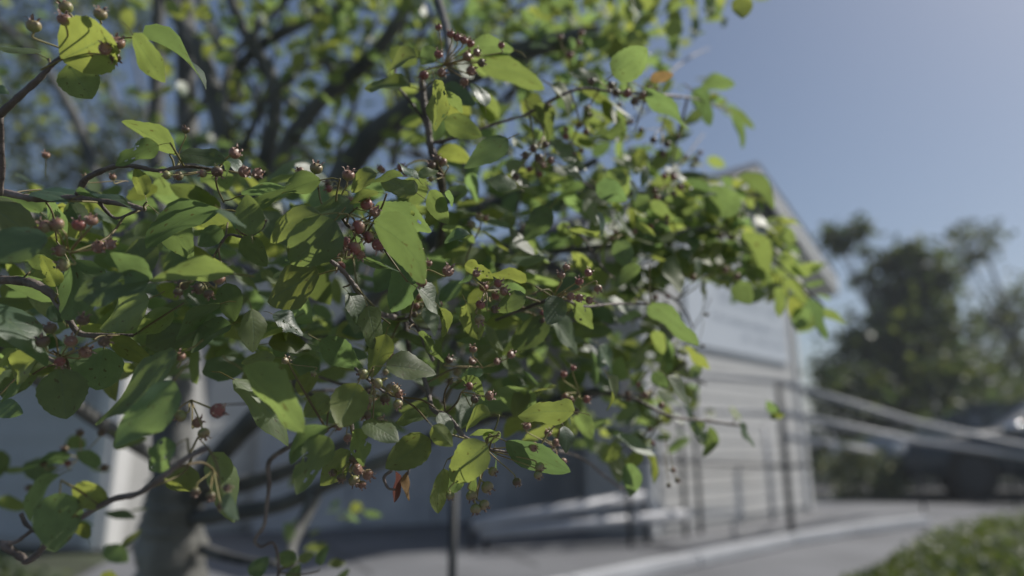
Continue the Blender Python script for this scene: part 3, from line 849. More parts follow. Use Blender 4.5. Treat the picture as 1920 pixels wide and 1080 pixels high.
mass = Mass(MIDSHAPES)
def spray_mass(n, dlo, dhi, poly, r, lo=0.026, hi=0.044, upb=1.0):
    xs = [p[0] for p in poly]; ys = [p[1] for p in poly]; k = 0
    while k < n:
        x, y = r.uniform(min(xs), max(xs)), r.uniform(min(ys), max(ys))
        if not inside(x, y, poly): continue
        d = dmap(x, y) + r.uniform(dlo, dhi)
        Y, Z = shine(*leafy_axes(r, 0.06, upb), r, 0.32)
        if blocks_sun(at(x, y, d) + Y * 0.018, 0.02): continue
        mass.add(at(x, y, d), Y, Z, r.uniform(lo, hi), r.random()); k += 1
rm = random.Random(31)
spray_mass(620, 0.08, 0.55, SPRAY, rm)
spray_mass(240, 0.02, 0.25, FRINGE, rm, 0.024, 0.04)
RIGHT_ = [(860, 330), (1000, 200), (1200, 190), (1330, 300), (1400, 360), (1500, 520), (1440, 550), (1300, 520), (1250, 560), (1280, 660), (1320, 760), (1240, 830), (1150, 860), (1000, 780), (880, 760)]
LEFT_ = [(-60, 340), (560, 330), (640, 640), (560, 720), (420, 690), (330, 700), (150, 700), (-60, 720)]
spray_mass(230, 0.05, 0.35, LEFT_, rm, 0.03, 0.046)
spray_mass(460, 0.04, 0.5, RIGHT_, rm, 0.024, 0.042)
INNER = [(560, 330), (900, 330), (1250, 300), (1260, 560), (1240, 760), (1000, 780), (700, 760), (560, 640)]
spray_mass(240, 0.15, 0.65, INNER, rm)

def cluster(px, py, d, spread, n, r, lo=0.026, hi=0.046):
    c = at(px, py, d)
    for _ in range(n):
        p = c + Vector((r.gauss(0, 1), r.gauss(0, 1), r.gauss(0, 0.7))) * spread
        if (p - CAM).dot(FWD) < 0.75: continue
        Y, Z = leafy_axes(r, 0.2, 1.0)
        mass.add(p, Y, Z, r.uniform(lo, hi), r.random())
# the higher crown behind the sprays
rc_ = random.Random(8)
for _ in range(95):
    px = rc_.uniform(380, 1190); py = rc_.uniform(-260, 330) if px < 900 else rc_.uniform(-260, 130)
    cluster(px, py, rc_.uniform(1.15, 2.3), 0.10, 15, rc_)
for _ in range(50):
    cluster(rc_.uniform(420, 1180), rc_.uniform(-60, 130), rc_.uniform(1.1, 2.2), 0.09, 15, rc_)
for _ in range(46):
    cluster(rc_.uniform(-300, 420), rc_.uniform(-300, 260), rc_.uniform(1.6, 2.8), 0.13, 15, rc_)
for (px, py) in ((1230, 20), (1190, 60), (1215, 110), (1160, 20), (1250, -40), (1320, -60), (1390, -80), (1100, 40), (1050, 120), (1010, 60), (1130, 100)):
    cluster(px, py, rc_.uniform(0.95, 1.2), 0.05, 14, rc_)
for (px, py) in ((80, 880), (170, 870), (130, 1010), (170, 1040), (90, 830)):
    cluster(px, py, 0.8, 0.035, 4, rc_)
for (px, py) in ((620, 960), (640, 940), (600, 975), (655, 955)):
    cluster(px, py, 1.25, 0.05, 4, rc_)
for (px, py) in ((560, 1075), (590, 1050), (520, 1070), (600, 1085)):
    cluster(px, py, 0.72, 0.02, 4, rc_, 0.02, 0.03)
mass.build('foliage', M_leaf_mass, tree)

# ------------------------------------------------------------------ trunk, limbs, twigs
def limb(name, pts, r0, r1, mat=M_bark, sides=9, rough=0.05, sub=5):
    P = [at(*p) for p in pts]
    bm = bmesh.new()
    tube_bm(bm, catmull(P, sub), r0, r1, sides, rough)
    return link_mesh(name, bm, mat, tree, True)

bm = bmesh.new()
tb = at(322, 1080, 1.42)
tube_bm(bm, catmull([Vector((tb.x + 0.02, tb.y, -0.05)), tb + Vector((0.01, 0, -0.15)), tb, at(322, 1000, 1.42), at(326, 940, 1.42), at(331, 900, 1.43)], 8), 0.082, 0.052, 16, 0.09)
link_mesh('trunk', bm, M_bark, tree, True)
LIMBS = [
 ('branch', [(330,930,1.43),(335,700,1.55),(345,450,1.7),(352,280,1.8),(349,100,1.85),(346,-150,1.9)], .030, .019),
 ('branch', [(312,950,1.43),(302,700,1.6),(297,450,1.8),(293,250,1.9),(297,50,2.0),(300,-150,2.0)], .022, .014),
 ('branch', [(342,640,1.57),(395,520,1.6),(440,410,1.63),(430,290,1.65),(404,195,1.7),(380,110,1.7),(335,30,1.75),(290,-60,1.8)], .026, .016),
 ('branch', [(410,200,1.69),(438,178,1.68),(448,135,1.68),(480,92,1.66),(555,48,1.65),(640,12,1.65),(720,-60,1.6)], .014, .010),
 ('branch', [(447,132,1.68),(400,70,1.7),(375,0,1.72),(365,-80,1.72)], .010, .007),
 ('branch', [(438,420,1.62),(468,385,1.5),(488,330,1.42),(512,240,1.4),(516,190,1.4),(505,130,1.4),(470,80,1.4),(440,20,1.4),(420,-60,1.4)], .016, .008),
 ('branch', [(470,385,1.49),(508,350,1.4),(528,310,1.36),(545,262,1.35),(600,190,1.35),(690,112,1.33),(755,25,1.3),(800,-90,1.3)], .019, .009),
 ('branch', [(540,720,1.23),(575,540,1.27),(625,370,1.29),(690,265,1.28),(780,198,1.25),(880,140,1.2),(1000,90,1.15),(1120,60,1.1)], .027, .012),
 ('branch', [(338,960,1.42),(415,850,1.35),(520,742,1.25),(620,640,1.15),(740,520,1.05),(850,415,1.0),(915,386,1.0),(1010,352,1.0),(1120,300,1.0)], .020, .005),
 ('branch', [(340,975,1.42),(430,962,1.35),(520,948,1.3),(620,905,1.2),(740,855,1.1),(860,800,1.0),(1000,760,.9),(1120,735,.8)], .015, .005),
 ('branch', [(345,940,1.42),(420,918,1.4),(545,880,1.35),(700,800,1.3),(820,700,1.2),(930,500,1.1),(1000,412,1.0),(1060,370,.95),(1180,362,.85),(1290,380,.82)], .015, .003),
 ('branch', [(555,1080,1.1),(545,1030,1.15),(572,970,1.2),(592,925,1.22)], .006, .011),
 ('branch', [(380,1030,1.4),(450,1050,1.3),(520,1058,1.2)], .010, .005),
 ('branch', [(330,880,1.43),(200,800,1.1),(60,700,.8),(-40,610,.6)], .012, .005),
 ('branch', [(330,700,1.55),(200,560,1.0),(60,420,.65),(-60,350,.5)], .014, .004),
 ('branch', [(295,700,1.6),(180,330,1.8),(130,200,2.0),(60,100,2.1),(-30,20,2.2)], .014, .010),
 ('branch', [(760,500,1.05),(900,480,.85),(1050,470,.8),(1200,455,.8),(1330,430,.82),(1450,490,.88),(1545,575,.9)], .0045, .001),
 ('branch', [(845,130,.62),(838,60,.7),(815,-20,.8),(780,-120,.9)], .003, .005),
]
for nm, pts, a, b in LIMBS: limb(nm, pts, a * 1.2, b * 1.2, M_limb)
rw2 = random.Random(77)
for _ in range(26):      # fine curving branches of the upper crown
    x0, y0, d0 = rw2.uniform(330, 900), rw2.uniform(150, 420), rw2.uniform(1.3, 1.9)
    pts, ang = [], R(rw2.uniform(20, 150))
    x, y, d = x0, y0, d0
    for k_ in range(6):
        pts.append((x, y, d)); ang += rw2.uniform(-0.6, 0.6)
        x += math.cos(ang) * 75; y -= abs(math.sin(ang)) * 70 + 10; d += rw2.uniform(-0.04, 0.06)
    limb('branch', pts, rw2.uniform(0.006, 0.011), 0.003, M_limb, 6, 0.06, 3)
for _ in range(34):      # twigs inside the sprays
    x, y = rw2.uniform(560, 1330), rw2.uniform(360, 800); d = dmap(x, y) + rw2.uniform(0.08, 0.35); ang = R(rw2.uniform(-40, 220)); pts = []
    for k_ in range(5):
        pts.append((x, y, d)); ang += rw2.uniform(-0.5, 0.5); x += math.cos(ang) * 42; y -= math.sin(ang) * 34; d += rw2.uniform(-0.02, 0.03)
    limb('twig', pts, rw2.uniform(0.0012, 0.0024), 0.0008, M_twig, 6, 0.06, 4)
TWIGS = [
 ([(-30,250,.43),(0,215,.42),(40,178,.415),(75,146,.41),(100,119,.41),(128,98,.41)], .0026, .0011),
 ([(0,218,.42),(4,300,.43),(1,366,.44)], .0018, .0016),
 ([(-50,348,.46),(30,366,.455),(75,373,.45),(150,371,.45),(200,378,.45),(240,384,.45),(272,393,.45)], .0026, .0016),
 ([(146,365,.45),(160,337,.447),(190,321,.445),(225,310,.44),(260,313,.44),(300,320,.44),(345,312,.44),(405,318,.445)], .0022, .0009),
 ([(186,380,.45),(205,402,.455),(222,409,.455),(256,395,.45)], .0013, .0008),
 ([(-30,523,.47),(40,527,.465),(70,535,.46),(100,555,.46),(130,600,.455),(150,625,.455),(190,629,.455),(250,629,.455)], .0036, .0013),
 ([(-30,592,.45),(40,640,.44),(80,665,.44),(130,692,.435)], .0020, .0012),
 ([(-10,1017,.38),(25,1018,.38),(50,1002,.38),(80,981,.38),(120,962,.39)], .0013, .0009),
 ([(0,1018,.38),(40,1044,.38),(52,1052,.38),(78,1030,.38),(105,998,.375),(150,972,.37),(180,952,.37),(215,935,.365),(260,925,.36),(300,898,.35),(345,862,.345),(390,840,.345)], .0020, .0015),
 ([(39,962,.38),(50,984,.38),(75,1000,.378),(112,1003,.375)], .0012, .0009),
 ([(612,805,.5),(545,836,.55),(511,858,.58),(502,876,.58),(505,905,.58),(500,950,.58),(495,985,.58),(482,1004,.58),(478,1016,.58),(490,1025,.58),(512,1018,.58),(522,1050,.6),(520,1100,.62)], .0022, .0012),
 ([(790,140,.6),(795,200,.6),(803,240,.6),(806,268,.6),(815,300,.6),(823,320,.6),(830,420,.7),(800,600,.8)], .0028, .004),
 ([(806,268,.6),(840,262,.6),(880,250,.6),(920,235,.61),(992,214,.62)], .0018, .0012),
 ([(803,238,.6),(775,198,.6),(748,165,.6),(740,150,.6),(744,108,.6)], .0015, .001),
 ([(640,405,.44),(655,425,.44),(690,443,.44),(720,468,.445)], .0012, .0009),
 ([(608,480,.46),(640,505,.465),(658,527,.47),(672,548,.475),(690,580,.49),(760,600,.55)], .0014, .0022),
 ([(415,455,.45),(430,440,.45),(462,445,.45),(490,430,.45),(500,412,.45)], .0010, .0007),
 ([(755,570,.6),(760,610,.6),(766,650,.6),(775,700,.62)], .0024, .002),
 ([(768,598,.5),(785,620,.5),(797,648,.5),(812,676,.49)], .0013, .0012),
 ([(790,690,.52),(803,735,.5),(812,768,.48),(836,778,.47),(852,795,.465),(868,818,.46)], .0018, .0016),
 ([(868,818,.46),(905,836,.45),(930,845,.45),(965,850,.45),(1002,862,.455)], .0012, .0008),
 ([(985,840,.5),(1060,848,.62),(1100,865,.7),(1130,890,.75),(1168,918,.78)], .0016, .0012),
 ([(985,215,.62),(1080,168,.64),(1150,172,.65),(1212,176,.66),(1300,185,.8),(1370,210,.93)], .0016, .0012),
 ([(930,600,.58),(1040,560,.52),(1090,575,.55),(1150,570,.6),(1220,570,.62)], .0014, .001),
 ([(1100,735,.8),(1180,745,.7),(1255,780,.7),(1330,790,.74),(1400,800,.76)], .0022, .0012),
 ([(1240,150,.95),(1290,110,1.1),(1330,90,1.3)], .002, .0012),
 ([(1290,180,.8),(1260,320,.9),(1320,250,1.1)], .0016, .001),
 ([(660,790,.45),(662,815,.44),(668,845,.44),(672,880,.44)], .0012, .0009),
 ([(700,720,.45),(665,690,.45),(720,735,.45),(750,745,.45)], .0010, .0008),
 ([(770,860,.47),(765,890,.47)], .0011, .0008),
 ([(735,882,.47),(720,895,.47),(728,915,.47),(742,918,.47)], .0012, .0008),
]
ANCHOR = []
for pts, a, b in TWIGS:
    limb('twig', pts, a, b, M_twig, 7, 0.14, 6)
    ANCHOR += catmull([at(*p) for p in pts], 8)
for o in [x for x in col.objects if x.name.startswith('twig')][:34]:
    ANCHOR += [v.co.copy() for v in list(o.data.vertices)[::7]]
rs_ = random.Random(9)
def stalk(p, r0=0.0006, reach=0.042):
    q = min(ANCHOR, key=lambda a_: (a_ - p).length_squared)
    dist = (q - p).length
    if dist < 0.006 or dist > reach: return
    mid_ = p.lerp(q, 0.5) + Vector((rs_.uniform(-1, 1), rs_.uniform(-1, 1), rs_.uniform(-0.5, 1))) * dist * 0.14
    bm_ = bmesh.new(); tube_bm(bm_, catmull([q, mid_, p], 5), r0 * 1.25, r0, 5)
    link_mesh('stalk', bm_, M_stalk, tree, True)
for o in [x for x in col.objects if x.name.startswith('leaf') and x.parent is tree][:len(LEAVES)]:
    stalk(o.matrix_world @ Vector((0, -0.25, -0.05)))

# ------------------------------------------------------------------ berries
bm = bmesh.new()
bmesh.ops.create_uvsphere(bm, u_segments=12, v_segments=8, radius=1.0)
for v in bm.verts:
    if v.co.z > 0.55: v.co.z = 0.55 + (v.co.z - 0.55) * 0.35
    v.co.z *= 0.95
ME_BERRY = {}
me0 = bpy.data.meshes.new('berry'); bm.to_mesh(me0); bm.free()
me0.polygons.foreach_set('use_smooth', [True] * len(me0.polygons))
for k_, m_ in M_berry.items():
    q = me0.copy(); q.materials.append(m_); ME_BERRY[k_] = q
def calyx_mesh(seed):
    r = random.Random(seed); bm = bmesh.new()
    ring = [bm.verts.new((0.62 * math.cos(a * math.pi / 5), 0.62 * math.sin(a * math.pi / 5), 0.62)) for a in range(10)]
    inn = [bm.verts.new((0.38 * math.cos(a * math.pi / 5), 0.38 * math.sin(a * math.pi / 5), 0.50)) for a in range(10)]
    bm.faces.new(inn)
    for a in range(10): bm.faces.new((ring[a], ring[(a + 1) % 10], inn[(a + 1) % 10], inn[a]))
    for s in range(5):
        a0, a1 = ring[2 * s], ring[(2 * s + 1) % 10]
        am = (2 * s + 0.5) * math.pi / 5 + r.uniform(-0.25, 0.25)
        out, up = r.uniform(0.35, 0.95), r.uniform(0.35, 0.75)
        md = Vector((math.cos(am), math.sin(am), 0))
        p0 = bm.verts.new(a0.co * 1.15 + md * 0.12 + Vector((0, 0, up * 0.5))); p1 = bm.verts.new(a1.co * 1.15 + md * 0.12 + Vector((0, 0, up * 0.5)))
        t = bm.verts.new(md * (0.55 + out) + Vector((0, 0, 0.62 + up * r.uniform(0.5, 1.1))))
        bm.faces.new((a0, a1, p1, p0)); bm.faces.new((p0, p1, t))
    me = bpy.data.meshes.new('calyx'); bm.to_mesh(me); bm.free(); me.materials.append(M_calyx)
    return me
ME_CALYX = [calyx_mesh(i) for i in range(6)]
# node x, node y, [(x, y, width, screen angle of the calyx, how far it looks at the lens, colour)]
BERRIES = [
((128,100),[(63,48,30,95,.1,'g'),(123,13,28,110,.3,'g'),(120,36,28,80,.6,'p'),(188,26,27,55,.5,'g'),(197,92,26,10,.8,'p'),(221,80,28,50,.7,'p'),(216,108,22,300,.3,'d')],.395),
((132,475),[(84,425,28,150,.3,'p'),(107,420,28,110,.5,'p'),(148,421,28,80,.4,'r'),(172,413,24,40,.6,'p'),(185,463,28,0,.9,'p'),(206,458,24,20,.8,'p'),(112,470,26,170,.6,'p'),(118,497,28,200,.6,'g')],.39),
((358,750),[(305,780,25,200,.2,'g'),(338,780,25,215,.2,'g'),(408,770,31,0,.8,'r'),(370,793,22,30,.4,'p'),(382,813,25,300,.3,'g')],.385),
((372,520),[(343,533,26,200,.2,'d'),(372,541,26,200,.3,'d'),(334,548,20,250,.2,'d'),(391,551,22,300,.3,'d'),(410,522,27,60,.5,'p')],.41),
((112,672),[(155,600,26,60,.2,'d'),(94,615,26,110,.2,'d'),(80,640,28,100,.3,'d'),(133,640,26,70,.6,'p'),(160,660,27,40,.4,'p'),(195,640,24,0,.3,'d'),(112,678,22,300,.5,'r')],.395),
((335,288),[(348,243,17,80,.3,'d')],.43),
((405,318),[(440,287,25,10,.5,'p'),(458,322,25,0,.7,'p'),(483,325,23,0,.8,'p'),(407,322,24,300,.4,'d'),(380,325,18,180,.4,'p'),(335,330,20,200,.4,'p'),(312,328,18,180,.3,'g')],.425),
((597,352),[(593,315,27,70,.3,'g'),(563,321,18,150,.5,'p')],.44),((640,368),[(653,328,27,70,.4,'p')],.44),((334,690),[(338,668,22,80,.3,'p')],.385),
((660,428),[(687,383,26,120,.6,'r'),(703,397,24,60,.7,'p'),(672,426,30,200,.4,'r'),(690,445,26,210,.5,'r'),(709,459,27,300,.6,'r'),(664,466,30,230,.4,'r'),(676,478,20,300,.6,'p')],.425),
((800,506),[(788,512,22,100,.6,'r'),(791,529,22,250,.8,'p'),(840,508,25,60,.8,'p')],.44),
((910,545),[(934,531,19,20,.5,'r'),(945,546,20,20,.6,'p'),(893,513,17,60,.7,'p'),(901,571,21,60,.4,'r'),(927,580,18,0,.4,'d'),(899,599,23,300,.5,'g')],.475),
((1036,560),[(1062,501,16,80,.4,'p'),(1052,516,18,100,.4,'p'),(1103,511,18,60,.5,'r'),(1086,528,18,90,.4,'r'),(1070,556,18,0,.8,'p'),(1086,559,18,0,.8,'p'),(1105,563,17,0,.7,'p'),(1121,541,18,300,.4,'p')],.50),
((700,712),[(680,701,25,200,.2,'g'),(708,719,23,210,.2,'g'),(742,728,18,60,.3,'g'),(748,738,20,0,.4,'p'),(691,748,21,250,.3,'g'),(722,748,23,260,.3,'d'),(746,758,21,300,.4,'g'),(687,778,22,250,.3,'d'),(713,790,21,30,.4,'g')],.425),
((672,850),[(671,880,24,20,.4,'p'),(690,890,24,330,.4,'p'),(664,902,24,300,.3,'g'),(679,909,18,300,.5,'p'),(640,896,20,250,.3,'d'),(625,886,17,200,.3,'d'),(663,861,21,250,.3,'d')],.43),
((865,735),[(880,724,18,200,.2,'r'),(890,749,18,60,.4,'d'),(918,742,21,0,.6,'p')],.46),
((912,842),[(1001,838,21,0,.6,'p'),(924,884,20,330,.3,'g'),(914,914,27,305,.3,'g'),(884,930,24,290,.4,'g'),(908,947,23,320,.4,'g'),(892,955,24,280,.3,'g'),(844,930,19,270,.2,'g'),(969,904,19,300,.3,'d'),(1012,876,21,320,.3,'g'),(1009,891,19,300,.3,'g')],.435),
((1040,840),[(988,799,18,90,.5,'p'),(1027,812,16,60,.4,'p'),(1042,830,17,0,.4,'p'),(1056,866,17,320,.4,'p')],.50),
((833,122),[(822,51,15,100,.4,'r'),(845,64,17,90,.5,'r'),(857,70,18,80,.5,'r'),(870,75,18,70,.5,'r'),(882,81,18,60,.5,'r'),(894,98,17,30,.5,'p'),(822,102,19,60,.7,'r'),(876,106,21,20,.7,'p'),(883,133,21,0,.9,'p'),(828,136,20,0,.7,'p'),(870,153,19,300,.7,'p'),(903,118,18,0,.1,'d'),(940,85,15,80,.4,'r'),(795,141,20,250,.5,'r')],.53),
((1150,172),[(1176,175,19,0,.3,'r'),(1155,174,17,250,.4,'d'),(1110,153,17,180,.2,'d'),(1145,160,17,200,.2,'d'),(1206,178,16,0,.4,'p'),(1190,190,18,300,.3,'d')],.63),
((1020,255),[(1000,278,18,200,.2,'d'),(1010,296,19,300,.3,'d'),(1023,271,16,60,.3,'d'),(985,291,17,200,.3,'d'),(1033,301,15,0,.5,'p'),(968,330,16,250,.3,'d')],.58),
((1068,120),[(1068,103,17,80,.3,'r'),(1090,62,15,60,.5,'p'),(1085,80,14,60,.5,'p'),(1050,70,14,100,.4,'p')],.75),
((1240,240),[(1225,262,15,250,.2,'d'),(1251,270,15,300,.2,'d'),(1243,288,15,270,.2,'d'),(1202,243,11,180,.2,'d'),(1272,256,11,0,.2,'d')],.72),
((1250,350),[(1246,330,14,90,.4,'r'),(1263,331,16,60,.4,'r'),(1231,371,15,270,.4,'r'),(1263,363,13,0,.2,'d'),(1276,351,15,0,.4,'p'),(1228,358,13,200,.4,'p')],.72),
((1360,420),[(1350,441,17,250,.3,'d'),(1371,446,15,300,.3,'d'),(1338,432,15,200,.3,'d')],.82),
((905,690),[(887,655,17,90,.5,'p'),(885,678,16,60,.5,'p'),(932,678,16,60,.6,'p'),(958,665,18,40,.6,'p'),(842,675,18,60,.4,'d')],.50),
((1085,735),[(1060,743,15,200,.5,'p'),(1069,748,15,300,.5,'p'),(1100,749,17,0,.5,'r'),(1080,771,15,300,.3,'d'),(1057,702,15,90,.4,'r'),(1075,690,13,90,.4,'r')],.56),
((1225,735),[(1210,741,17,200,.4,'p'),(1240,760,15,300,.4,'p'),(1262,881,11,0,.3,'p'),(1270,901,11,300,.3,'d'),(1254,910,10,270,.3,'d')],.66),
((1320,520),[(1300,520,15,200,.3,'p'),(1360,505,14,300,.4,'p'),(1382,518,15,320,.4,'p'),(1325,590,9,0,.2,'d'),(1318,648,8,0,.2,'d')],.76),
((150,860),[(121,842,16,100,.2,'d'),(127,869,13,90,.3,'r'),(82,870,14,120,.2,'d'),(55,914,14,200,.2,'d'),(195,877,15,0,.2,'d'),(150,812,16,90,.2,'d'),(190,812,16,60,.2,'d')],.66),
((400,880),[(367,922,20,270,.3,'d'),(395,930,20,270,.3,'d'),(425,915,18,0,.3,'d'),(415,948,20,300,.3,'d')],.35),
((85,330),[(86,291,16,60,.5,'p')],.52),((240,340),[(211,332,15,90,.5,'p'),(160,332,14,120,.4,'g')],.5),
((540,680),[(535,676,16,30,.4,'g'),(588,700,13,250,.3,'g')],.46),
]
rb_ = random.Random(3)
nb = 0
total = sum(len(b_[1]) for b_ in BERRIES)
while total < 294:       # further clusters between the leaves
    x, y = rb_.uniform(560, 1500), rb_.uniform(150, 840)
    if not inside(x, y, SPRAY): continue
    d = dmap(x, y) + rb_.uniform(-0.01, 0.07); items = []
    for _ in range(rb_.randrange(3, 6)):
        a_ = rb_.uniform(0, 360); rr_ = rb_.uniform(14, 38) * 0.5 / d
        items.append((x + math.cos(R(a_)) * rr_, y - math.sin(R(a_)) * rr_, 9.5 / d * rb_.uniform(0.75, 1.1), a_ + rb_.uniform(-50, 50), rb_.uniform(0.1, 0.8), rb_.choice('gpprd')))
    total += len(items)
    BERRIES.append(((x, y), items, d))
print('BERRIES', total)
for (nx, ny), items, d in BERRIES:
    node = at(nx, ny, d + 0.018)
    stalk(node, 0.0007, 0.06)
    for (x, y, w, ang, tow, c) in items:
        dd = d + rb_.uniform(-0.006, 0.008)
        p = at(x, y, dd)
        rad = w * 0.5 * dd / F_PX * 0.9
        a = R(ang)
        z = (RIGHT * math.cos(a) + UPV * math.sin(a)) * math.sqrt(max(0, 1 - tow * tow)) - FWD * tow
        z = (z + rand_unit(rb_) * 0.12).normalized()
        q = z.to_track_quat('Z', 'Y') @ Quaternion((0, 0, 1), rb_.uniform(0, 6.28))
        b = bpy.data.objects.new('berry', ME_BERRY[c]); col.objects.link(b); b.parent = tree
        b.matrix_world = Matrix.LocRotScale(p, q, Vector((rad,) * 3))
        cx = bpy.data.objects.new('calyx', ME_CALYX[nb % len(ME_CALYX)]); col.objects.link(cx); cx.parent = b
        # stalk, in the berry's own frame
        inv = b.matrix_world.inverted()
        e = inv @ node
        e = e if e.length < 14 else e.normalized() * 14
        bm = bmesh.new(); s0 = Vector((0, 0, -0.9))
        tube_bm(bm, catmull([s0, s0 + Vector((0, 0, -1)) * min(1.1, e.length * 0.16), s0.lerp(e, 0.7), e], 4), 0.16, 0.13, 5)
        pd = link_mesh('pedicel', bm, M_pedicel, b, True)
        nb += 1

# ------------------------------------------------------------------ the far side: trees, shrub, car, ground cover
def far_tree(name, label, base, clumps, mat, lo, hi, per, depth_spread, seed, shapes=LOWSHAPES, trunk_r=0.16, cat='tree'):
    r = random.Random(seed)
    t = thing(name, label, cat)
    ms = Mass(shapes)
    top = None
    bmt = bmesh.new()
    b0 = Vector(base)
    tops = []
    for (px, py, d, rp) in clumps:
        c = at(px, py, d); rad = rp * d / F_PX; tops.append(c)
        n = int(per * (rp / 45.0) ** 2)
        for _ in range(n):
            v = Vector((r.gauss(0, 1), r.gauss(0, 1), r.gauss(0, 1))) * rad * (0.56 if rp > 42 else 0.45)
            p = c + Vector((v.x, v.y * depth_spread, v.z * 0.85))
            Y, Z = leafy_axes(r, 0.2, 0.7)
            ms.add(p, Y, Z, r.uniform(lo, hi), r.random())
    mean = sum(tops, Vector()) / len(tops)
    fork = Vector((b0.x * 0.5 + mean.x * 0.5, b0.y * 0.5 + mean.y * 0.5, b0.z + (mean.z - b0.z) * 0.6))
    tube_bm(bmt, catmull([b0 + Vector((0, 0, -0.05)), b0.lerp(fork, 0.5) + Vector((0.08, 0, 0)), fork], 4), trunk_r, trunk_r * 0.55, 8, 0.06)
    link_mesh('trunk', bmt, M_bark, t, True)
    for c in tops:
        if c.z < fork.z: continue
        bml = bmesh.new()
        tube_bm(bml, catmull([fork, fork.lerp(c, 0.5) + Vector((0, 0, 0.1)), c], 4), trunk_r * 0.4, trunk_r * 0.08, 6, 0.05)
        link_mesh('limb', bml, M_bark, t, True)
    ms.build('crown', mat, t)
    return t

g = ground(1690, 905)
far_tree('broadleaf_tree', 'dark tree beyond the white corner with one clump reaching left over the sky', (8.6, 15.2, 0),
 [(1575,448,16,36),(1610,432,16,26),(1555,440,16,18),(1625,470,16.2,14),(1700,478,16,40),(1660,495,16,30),(1740,500,16,34),(1622,522,16,20),(1655,560,16,26),(1690,540,16,44),(1740,560,16,46),(1765,520,16,30),
  (1700,610,15.5,62),(1650,640,15,55),(1760,620,15.5,50),(1620,690,15,55),(1690,700,15,75),(1760,700,15,65),(1570,710,15,50),(1600,640,15.4,30)], M_far_a, 0.13, 0.28, 330, 1.3, 41)
far_tree('broadleaf_tree', 'paler feathery tree standing at the right edge against the sky', (13.5, 17.5, 0),
 [(1800,448,18,36),(1835,440,18,40),(1850,470,18,36),(1815,480,18,30),(1800,500,18,22),(1900,560,18,40),(1910,610,18,55),(1860,600,18,36),(1850,660,17.5,55),(1900,700,17.5,70),(1830,710,17.2,55),(1960,560,18,70),(1990,660,18,80)], M_far_b, 0.12, 0.26, 130, 1.3, 42)
far_tree('understorey_tree', 'low dull green tree below the feathery one beside the dark car', (9.8, 13.4, 0),
 [(1760,700,13.6,60),(1600,720,13.4,50),(1850,790,12,60),(1920,830,12,60),(1760,830,12,60),(1720,760,13.5,60),(1640,770,13.5,60),(1570,780,13.2,55),(1800,760,13.5,60),(1880,760,13.5,65),(1560,850,13,60),(1650,830,13.4,50),(1950,770,13.6,60)], M_far_a, 0.10, 0.22, 220, 1.2, 43)
g4 = ground(-150, 960)
far_tree('broadleaf_tree', 'tall dark tree behind the serviceberry at the upper left', (-3.4, 8.2, 0),
 [(30,60,8.5,70),(130,150,8.5,60),(20,260,8.5,80),(240,40,8.6,60),(180,300,8.5,70),(80,370,8.4,80),(250,220,8.6,50),(-60,150,8.5,90),(330,330,8.6,60),(120,-60,8.6,90),(420,250,8.8,45),(560,300,9,50),(300,420,8.6,70),(480,400,9,60)], M_far_c, 0.07, 0.15, 120, 1.2, 44, trunk_r=0.14)

# shrub by the white corner
sh = thing('variegated_shrub', 'pale grey green shrub at the foot of the white corner', 'shrub')
ms = Mass(LOWSHAPES); r = random.Random(51)
for (px, py, rp) in ((1570,880,36),(1610,870,40),(1650,880,40),(1590,925,36),(1640,925,38),(1680,905,26),(1600,850,26)):
    c = at(px, py, 8.4)
    for _ in range(170):
        v = rand_unit(r) * rp * 8.4 / F_PX * (r.random() ** 0.5)
        Y, Z = leafy_axes(r, 0.1, 0.6); ms.add(c + v, Y, Z, r.uniform(0.05, 0.09), r.random())
ms.build('foliage', M_shrub, sh)
sb0 = at(1620, 960, 8.4)
for k_ in range(5):
    bm = bmesh.new(); tube_bm(bm, [Vector((sb0.x + 0.06 * (k_ - 2), sb0.y, 0)), at(1565 + 28 * k_, 885, 8.4)], 0.014, 0.006, 5); link_mesh('stem', bm, M_bark, sh, True)

# dark bush at the bottom left corner
db = thing('dark_bush', 'dark green bush in the bottom left corner below the blue house', 'bush')
ms = Mass(LOWSHAPES); r = random.Random(52)
for (px, py) in ((-20, 1090), (40, 1110), (-90, 1080), (90, 1130)):
    c = at(px, py, 3.0)
    for _ in range(160):
        v = rand_unit(r) * 0.13 * (r.random() ** 0.5); Y, Z = leafy_axes(r, 0.1, 0.7); ms.add(c + v, Y, Z, r.uniform(0.03, 0.06), r.random())
ms.build('foliage', M_far_a, db)
dbb = at(0, 1110, 3.0); bm = bmesh.new(); tube_bm(bm, [Vector((dbb.x, dbb.y, 0)), dbb], 0.015, 0.008, 5); link_mesh('stem', bm, M_bark, db, True)

# ground cover at the lower right
ms = Mass(LOWSHAPES); r = random.Random(53)
poly = [(1480, 1150), (1600, 1100), (1700, 1045), (1770, 1005), (1840, 985), (1960, 972), (2100, 968), (2100, 1200), (1460, 1200)]
k_ = 0
while k_ < 9000:
    x, y = r.uniform(1450, 2100), 958 + (r.random() ** 1.6) * 240
    if not inside(x, y, poly): continue
    p = ground(x, y); p.z = r.random() ** 0.7 * (0.07 if x > 1680 else 0.04)
    Y, Z = leafy_axes(r, -0.5, 0.7); ms.add(p, Y, Z, r.uniform(0.022, 0.055), r.random()); k_ += 1
gc = ms.build('ground_cover', M_cover); tag(gc, 'leafy green ground cover beside the paving at the lower right', 'ground cover', kind='stuff')

